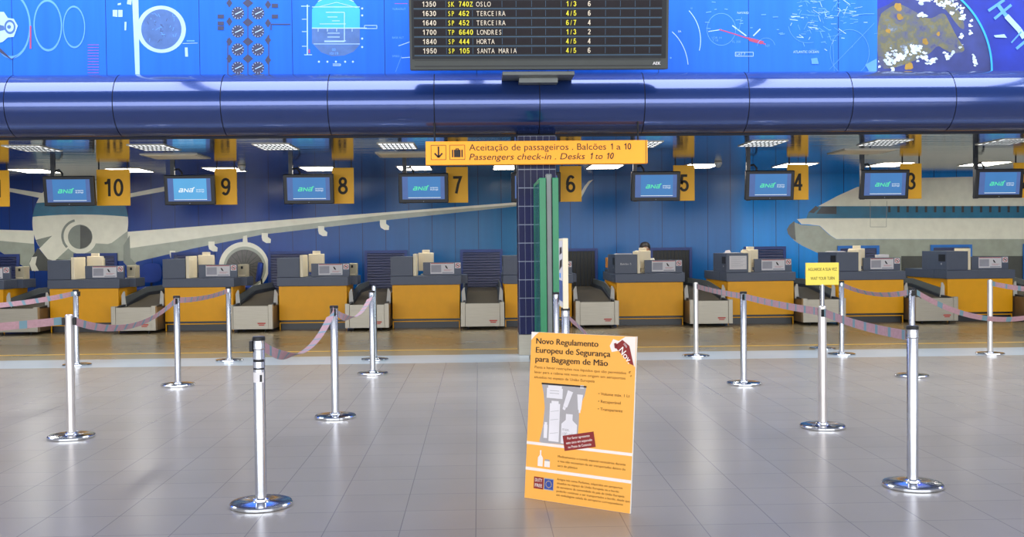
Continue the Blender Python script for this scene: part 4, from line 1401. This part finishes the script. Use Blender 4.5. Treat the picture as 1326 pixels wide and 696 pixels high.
def make_post(label, loc, finish='brushed', cap=True, head=0.0, stick=False, two=True):
    t = thing('barrier_post', label, 'barrier post', loc, 0)
    MB().lathe([(.174, 0), (.18, .004), (.18, .018), (.174, .024), (.055, .0275), (.050, .030), (.048, .040), (.034, .046)], 'chrome', n=48).build('base', t)
    top = HS - .02 if cap else HS
    po = MB().lathe([(.0335, .045), (.0335, top - .006), (.030, top)] if cap else [(.0335, .045), (.0335, top - .03), (.031, top - .008), (.022, top)], finish, n=28).build('post', t)
    if cap:
        MB().lathe([(.035, HS - .075), (.0365, HS - .07), (.0365, HS - .066), (.035, HS - .062), (.035, HS - .02), (.0355, HS - .012), (.030, HS - .002), (.01, HS)], 'brushed', n=28).build('cassette', t)
        MB().lathe([(.0372, HS - .022), (.0376, HS - .018), (.0376, HS - .008), (.034, HS + .001), (0, HS + .002)], 'black', n=28).build('cap', t)
    a_ = head
    m_ = Matrix.Rotation(a_, 4, 'Z')
    for sx in ((1, -1) if two else (1,)):
        MB().box(min(sx * .033, sx * .052), max(sx * .033, sx * .052), -.022, .022, HS - .085, HS - .024, 'black', .004, m_).build('belt_clip', t)
    if stick:
        vs, fs = [], []
        def wrap(a0, a1, z0, z1, key, name):
            b = MB(); n = 14
            vs = []
            for i in range(n + 1):
                an = a0 + (a1 - a0) * i / n
                vs += [(.0341 * math.cos(an), .0341 * math.sin(an), z0), (.0341 * math.cos(an), .0341 * math.sin(an), z1)]
            b.add(vs, [(2 * i, 2 * i + 2, 2 * i + 3, 2 * i + 1) for i in range(n)], key, True)
            b.build(name, po)
        wrap(-2.7, -.5, .72, .78, 'paper', 'sticker'); wrap(-2.6, -.4, .84, .855, 'black', 'tape_band'); wrap(-2.6, -.4, .795, .805, 'black', 'tape_band'); wrap(-1.3, -.9, .725, .765, 'black', 'tape_band')
    return t


PP = {
 'A': (-1.28, 6.08), 'B': (-1.275, 9.19), 'C': (-1.26, 12.28), 'C2': (-1.385, 13.80), 'D': (-3.30, 11.48), 'E': (-3.32, 13.92), 'F': (-3.265, 8.40), 'G': (-5.20, 13.61),
 'H': (2.64, 6.27), 'I': (2.77, 8.33), 'J': (2.80, 10.96), 'K': (2.865, 13.70), 'L': (4.80, 13.66), 'M': (4.79, 11.39), 'N': (6.72, 13.50), 'I2': (4.815, 14.48)}
PP['P'] = (at(719.2, 380, 11.4).x, 11.3)
PP['Q'] = (at(732, 398, 8.5).x, 8.5)
LB = {
 'A': 'nearest steel barrier post on the left, with stickers below its black cap', 'B': 'steel barrier post second from the front in the row left of the poster', 'C': 'steel barrier post third from the front in the row left of the poster',
 'C2': 'steel barrier post almost hidden behind the third post of the row left of the poster', 'D': 'steel barrier post in front of the desk below sign nine, middle of its row', 'E': 'rear steel barrier post at the right end of the desk below sign nine',
 'F': 'pale worn barrier post nearest on the far left', 'G': 'steel barrier post just behind the pale post on the far left', 'H': 'nearest steel barrier post on the right, holding a pink belt end',
 'I': 'barrier post carrying the small yellow waiting sign', 'J': 'steel barrier post in front of the desk below sign four', 'K': 'pale topped rear barrier post left of the desk below sign four',
 'L': 'steel barrier post just right of the yellow waiting sign', 'M': 'steel barrier post directly behind the nearest post on the right', 'N': 'white topped barrier post at the far right',
 'I2': 'barrier post hidden behind the yellow waiting sign, only its base showing', 'P': 'steel barrier post at the front of the green panel, holding a slack belt', 'Q': 'steel barrier post behind the poster carrying a tall white sign board'}
GRP = 'queue barrier posts'
for kx, (x, y) in PP.items():
    pale = kx in 'FKN'
    make_post(LB[kx], (x, y, 0), 'painted_post' if pale or kx == 'I' else 'brushed', not (pale or kx == 'I' or kx == 'C2'), head=(PI if kx == 'A' else 0.0 if kx in 'GN' else .15 if kx == 'F' else PI / 2), stick=(kx == 'A'), two=(kx in 'BDFIJM'))
posts = {o['label']: o for o in bpy.data.objects if o.get('category') == 'barrier post'}
# the waiting sign on its post
pi_ = posts[LB['I']]
MB().lathe([(.010, HS - .01), (.010, 1.16)], 'brushed', n=12).build('sign_pole', pi_)
z0, z1 = 1.155, 1.335
sg = MB().box(-.134, .134, -.008, .008, z0, z1, 'wait_yellow', .002).build('sign_plate', pi_)
sg['label'] = 'yellow plate asking to wait your turn'
s = Sheet((0, -.008, z0), (1, 0, 0), (0, 0, 1), .0008)
s.text('AGUARDE A SUA VEZ', 0, .115, 'ink', width=.235, height=.026, align='CENTER', bold=.01)
s.text('WAIT YOUR TURN', 0, .042, 'ink', width=.195, height=.026, align='CENTER', bold=.01)
s.build('lettering', sg)
# the tall white sign board on post Q (faces left)
pq = posts[LB['Q']]
zb_, zt_ = at(732, 397, 8.5).z, at(732, 312, 8.5).z
w2 = .044
bd = MB().box(-w2 / 2, w2 / 2, -.06, .34, HS - .005, zt_ + .02, 'cream', .003).build('sign_board', pq)
s = Sheet((-w2 / 2, .34, HS), (0, -1, 0), (0, 0, 1), .001)
hh = zt_ - HS
s.rect(.01, .39, .01, hh, 'paper').up().rect(.03, .37, .05, .22, 'u_slate').poly([(.05, .30), (.32, .34), (.34, .40), (.10, .38)], 'ink').poly([(.08, .43), (.33, .45), (.30, .50), (.12, .49)], 'ink').rect(.06, .20, .24, .28, 'u_cyan')
s.build('print', bd)


# ------------------------------------------------------------------ queue belts
def belt(label, p, q, sag=.05, width=.062, z0=.935, z1=.935, twist=0.0, flat=0.0, pts=None, name='barrier_belt', endw=None):
    n = max(60, int(((q[0] - p[0]) ** 2 + (q[1] - p[1]) ** 2) ** .5 / .02))
    a_, c_ = Vector((p[0], p[1], z0)), Vector((q[0], q[1], z1))
    d = (c_ - a_); d.z = 0
    d.normalize()
    if pts is None:
        a_ = a_ + d * .055; c_ = c_ - d * .055
        line = [a_.lerp(c_, i / n) - Vector((0, 0, sag * 4 * (i / n) * (1 - i / n))) for i in range(n + 1)]
    else:
        line = pts; n = len(pts) - 1
    L = [0]
    for i in range(n): L.append(L[-1] + (line[i + 1] - line[i]).length)
    side = d.cross(Vector((0, 0, 1))).normalized()
    b = MB(); b.keep = False
    ring = []
    for i, c in enumerate(line):
        w0 = i / n
        t_ = flat * max(0, min(1, (w0 - .12) / .3)) * max(0, min(1, (1 - w0) / .06)) if flat else twist * math.sin(PI * w0)
        u_ = Vector((0, 0, 1)) * math.cos(t_) + side * math.sin(t_)
        w_ = side * math.cos(t_) - Vector((0, 0, 1)) * math.sin(t_)
        ring.append([c + u_ * width / 2 + w_ * .0008, c + u_ * width / 2 - w_ * .0008, c - u_ * width / 2 - w_ * .0008, c - u_ * width / 2 + w_ * .0008])
    for i in range(n):
        mid = (L[i] + L[i + 1]) / 2
        key = 'belt_teal' if (mid % .26) < .055 else 'belt_pink'
        b.add(ring[i] + ring[i + 1], [(k, (k + 1) % 4, 4 + (k + 1) % 4, 4 + k) for k in range(4)], key, True)
    o = b.build(name)
    return tag(o, label, 'belt')


P_ = PP
belt('pink and teal belt running out of the picture from the pale far left post', P_['F'], (-5.6, 7.7), .05, z1=.93)
belt('pink belt from the pale far left post back to the post below sign nine', P_['F'], P_['D'], .16, twist=.5)
belt('pink belt from the middle post below sign nine to the rear post', P_['D'], P_['E'], .03, twist=.4)
belt('thin pink belt leaving the picture from the post behind the pale far left one', P_['G'], (-5.7, 10.6), .06, twist=.5)
belt('twisted slack belt between the nearest left post and the next one behind', P_['A'], P_['B'], .20, z1=.95, flat=1.45)
belt('drooping belt between the second and third posts of the row left of the poster', P_['B'], P_['C'], .15, flat=1.3)
belt('pink belt between the two rear posts left of and below sign four', P_['K'], P_['J'], .01)
belt('pink belt from the post below sign four to the waiting sign post', P_['J'], P_['I'], .01)
belt('pink and teal belt from the waiting sign post to the nearest right post', P_['I'], P_['H'], .02, z1=.92)
belt('thin pink belt from right of the waiting sign to the post behind the nearest', P_['L'], P_['M'], .07, twist=.6)
belt('sagging pink and teal belt leaving the picture at the right', P_['M'], (6.85, 11.3), .31, twist=.5)
belt('pink belt leaving the picture at the right from the white topped post', P_['N'], (7.0, 11.4), .05)
# slack belt from the post by the green panel, down to the floor behind the poster
p0 = Vector((P_['P'][0] + .045, P_['P'][1], .93))
ctrl = [p0, at(736, 410, 10.6), at(750, 424, 9.4), at(764, 440, 8.9), at(772, 470, 8.6)]
end = Vector((ctrl[-1].x + .12, 8.3, .012))
ctrl += [Vector((ctrl[-1].x + .06, 8.45, .2)), end]
pts = []
for i in range(len(ctrl) - 1):
    a0, a1, a2, a3 = ctrl[max(i - 1, 0)], ctrl[i], ctrl[i + 1], ctrl[min(i + 2, len(ctrl) - 1)]
    for k in range(10):
        t_ = k / 10
        pts.append(.5 * ((2 * a1) + (a2 - a0) * t_ + (2 * a0 - 5 * a1 + 4 * a2 - a3) * t_ ** 2 + (3 * a1 - a0 - 3 * a2 + a3) * t_ ** 3))
pts.append(end)
for p__ in pts: p__.z = max(p__.z, .03)
belt('slack grey pink belt hanging down behind the poster from the post by the green panel', P_['P'], (ctrl[-1].x, ctrl[-1].y), pts=pts, twist=.4)

# ------------------------------------------------------------------ the orange poster board
BL, BR = Vector((.256, 6.155, 0)), Vector((.826, 5.740, 0))
ex = (BR - BL).normalized()
nb = Vector((-ex.y, ex.x, 0))                 # away from the camera
tl = math.radians(5.5)
ey = Vector((0, 0, math.cos(tl))) + nb * math.sin(tl)
PW, PH_ = (BR - BL).length, .985
tP = thing('poster_board', 'orange cabin baggage notice board leaning back on the floor in the foreground', 'poster', BL)
nf = ex.cross(ey)
m_ = Matrix((ex, -nf, ey)).transposed().to_4x4()
b = MB().box(0, PW, .001, .012, 0, PH_, 'foam', .001, m_)
b.build('foam_board', tP)
def poster():
    s = Sheet((0, 0, 0), ex, ey, .0004, 0)
    U = lambda f: f * PW
    V = lambda f: PH_ * (1 - f)
    s.rect(.001, PW - .001, .001, PH_ - .001, 'poster').up()
    s.rect(U(.0), PW, V(.677), V(.660), 'poster_white').rect(U(.0), PW, V(.831), V(.813), 'poster_white')
    s.poly([(0.001, PH_ - .001), (U(.075), PH_ - .001), (U(.04), V(.02)), (0.001, V(.05))], 'poster_white')
    s.poly([(U(a), V(c)) for a, c in ((.995, .002), (.995, .175), (.93, .11), (.85, .085), (.78, .095), (.76, .06), (.79, .02), (.84, .03), (.9, .004))], 'poster_white')
    # clear bag
    s.poly([(U(a), V(c)) for a, c in ((.125, .305), (.56, .305), (.545, .36), (.50, .43), (.50, .52), (.49, .655), (.15, .66), (.125, .655), (.155, .56), (.165, .45), (.15, .37))], 'bag_grey').up()
    s.rect(U(.125), U(.56), V(.312), V(.302), 'ink').rect(U(.50), U(.535), V(.318), V(.300), 'item_white')
    # things in the bag
    s.rect(U(.18), U(.335), V(.39), V(.33), 'item_white').rect(U(.19), U(.325), V(.33), V(.315), 'item_white')
    s.rect(U(.215), U(.315), V(.645), V(.42), 'item_white').rect(U(.23), U(.30), V(.42), V(.405), 'item_white')
    s.rect(U(.165), U(.20), V(.63), V(.55), 'item_white').rect(U(.17), U(.195), V(.55), V(.535), 'item_white')
    s.poly([(U(a), V(c)) for a, c in ((.385, .335), (.435, .345), (.385, .435), (.37, .44), (.345, .43))], 'item_white').poly([(U(a), V(c)) for a, c in ((.345, .432), (.372, .442), (.362, .455), (.34, .448))], 'item_white')
    s.poly([(U(a), V(c)) for a, c in ((.475, .355), (.53, .355), (.517, .445), (.488, .445))], 'item_white').rect(U(.495), U(.511), V(.462), V(.445), 'item_white')
    s.poly([(U(a), V(c)) for a, c in ((.375, .475), (.44, .475), (.44, .51), (.485, .535), (.485, .65), (.335, .65), (.335, .535), (.375, .51))], 'item_white').up()
    s.text('max.', U(.345), V(.575), 'bag_grey', height=.020).text('100 ml', U(.345), V(.603), 'bag_grey', height=.020)
    for f in (.345, .36): s.line([(U(.21), V(f)), (U(.30), V(f))], .003, 'bag_grey')
    for f in (.47, .52, .60): s.line([(U(.225), V(f)), (U(.305), V(f - .01))], .002, 'bag_grey')
    # red sticker
    cx, cy, r_ = U(.51), V(.627), math.radians(12)
    R = lambda u, v: (cx + u * math.cos(r_) - v * math.sin(r_), cy + u * math.sin(r_) + v * math.cos(r_))
    s.up().poly([R(-.105, -.044), R(.105, -.044), R(.105, .044), R(-.105, .044)], 'maroon').up()
    for i, tx in enumerate(('Por favor apresente', 'este saco em separado', 'no Posto de Controlo')):
        u, v = R(0, .018 - .025 * i)
        s.text(tx, u, v, 'poster_white', width=(.15, .175, .155)[i], height=.015, rot=r_, align='CENTER', bold=.01)
    # headings
    for tx, w_, f in (('Novo Regulamento', .60, .070), ('Europeu de Segurança', .715, .124), ('para Bagagem de Mão', .695, .178)):
        s.text(tx, U(.055), V(f), 'ink', width=U(w_), height=.036, bold=.02)
    for tx, w_, f in (('Passa a haver restrições nos líquidos que são permitidos', .87, .218), ('levar para a cabina nos voos com origem em aeroportos', .865, .248), ('situados no espaço da União Europeia', .585, .278)):
        s.text(tx, U(.05), V(f), 'ink_brown', width=U(w_), height=.016)
    for tx, w_, f in (('• Volume máx. 1 Lt', .285, .348), ('• Recuperável', .205, .392), ('• Transparente', .225, .436)):
        s.text(tx, U(.675), V(f), 'ink_brown', width=U(w_), height=.017, bold=.008)
    for tx, w_, f in (('Medicamentos e comida especial necessários durante', .63, .735), ('o voo não necessitam de ser transportados dentro do', .63, .762), ('saco de plástico', .19, .789)):
        s.text(tx, U(.315), V(f), 'ink_brown', width=U(w_), height=.014, bold=.006)
    for tx, w_, f in (('Artigos tais como Perfumes, adquiridos em aeroportos', .61, .868), ('situados no espaço da União Europeia ou a bordo', .58, .891), ('de aeronaves da comunidade de país da União Europeia', .63, .914), ('poderão continuar a ser transportados a bordo, desde que', .68, .937), ('em embalagem selada de aeroporto correspondente', .62, .960)):
        s.text(tx, U(.315), V(f), 'ink_brown', width=U(w_), height=.013, bold=.006)
    # small bottle and jar
    s.poly([(U(a), V(c)) for a, c in ((.135, .735), (.155, .735), (.17, .75), (.17, .80), (.12, .80), (.12, .75))], 'poster_white').rect(U(.138), U(.152), V(.735), V(.705), 'poster_white')
    s.rect(U(.185), U(.24), V(.80), V(.765), 'poster_white').rect(U(.19), U(.235), V(.765), V(.755), 'bag_grey')
    # duty free mark and flag
    s.rect(U(.09), U(.185), V(.935), V(.865), 'maroon').rect(U(.19), U(.285), V(.935), V(.865), 'bag_grey').up()
    s.rect(U(.195), U(.28), V(.93), V(.87), 'eu_blue').text('DUTY', U(.1375), V(.893), 'poster_white', width=U(.07), height=.020, align='CENTER', bold=.01).text('FREE', U(.1375), V(.924), 'poster_white', width=U(.07), height=.020, align='CENTER', bold=.01).up()
    for i in range(12):
        s.disc(U(.2375) + .019 * math.sin(i * PI / 6), V(.90) + .019 * math.cos(i * PI / 6), .0028, 'eu_star', n=6)
    # maroon arrow with month
    s.poly([(U(a), V(c)) for a, c in ((.815, .055), (.875, .022), (.94, .055), (.985, .165), (.955, .158), (.83, .078))], 'maroon')
    s.poly([(U(a), V(c)) for a, c in ((.80, .045), (.82, .042), (.835, .06), (.825, .075), (.808, .072))], 'maroon').up()
    s.text('Nov.', U(.845), V(.085), 'poster_white', height=.038, rot=math.radians(-48), bold=.02)
    s.text('6', U(.94), V(.205), 'ink_brown', height=.018, rot=math.radians(-48)).text('a', U(.955), V(.225), 'ink_brown', height=.016, rot=math.radians(-48))
    s.text('2006', U(.885), V(.045), 'item_white', height=.011, rot=math.radians(-48))
    return s
poster().build('printed_sheet', tP)
# easel strut behind the board
b = MB()
ctr = ex * (PW / 2)
t0 = ctr + ey * .55 - nf * .013
foot = ctr + nb * .30
d_ = ex * .05
b.prism([t0 - d_, t0 + d_, foot + d_ * 1.6, foot - d_ * 1.6], nb * .006, 'foam')
b.build('back_strut', tP)
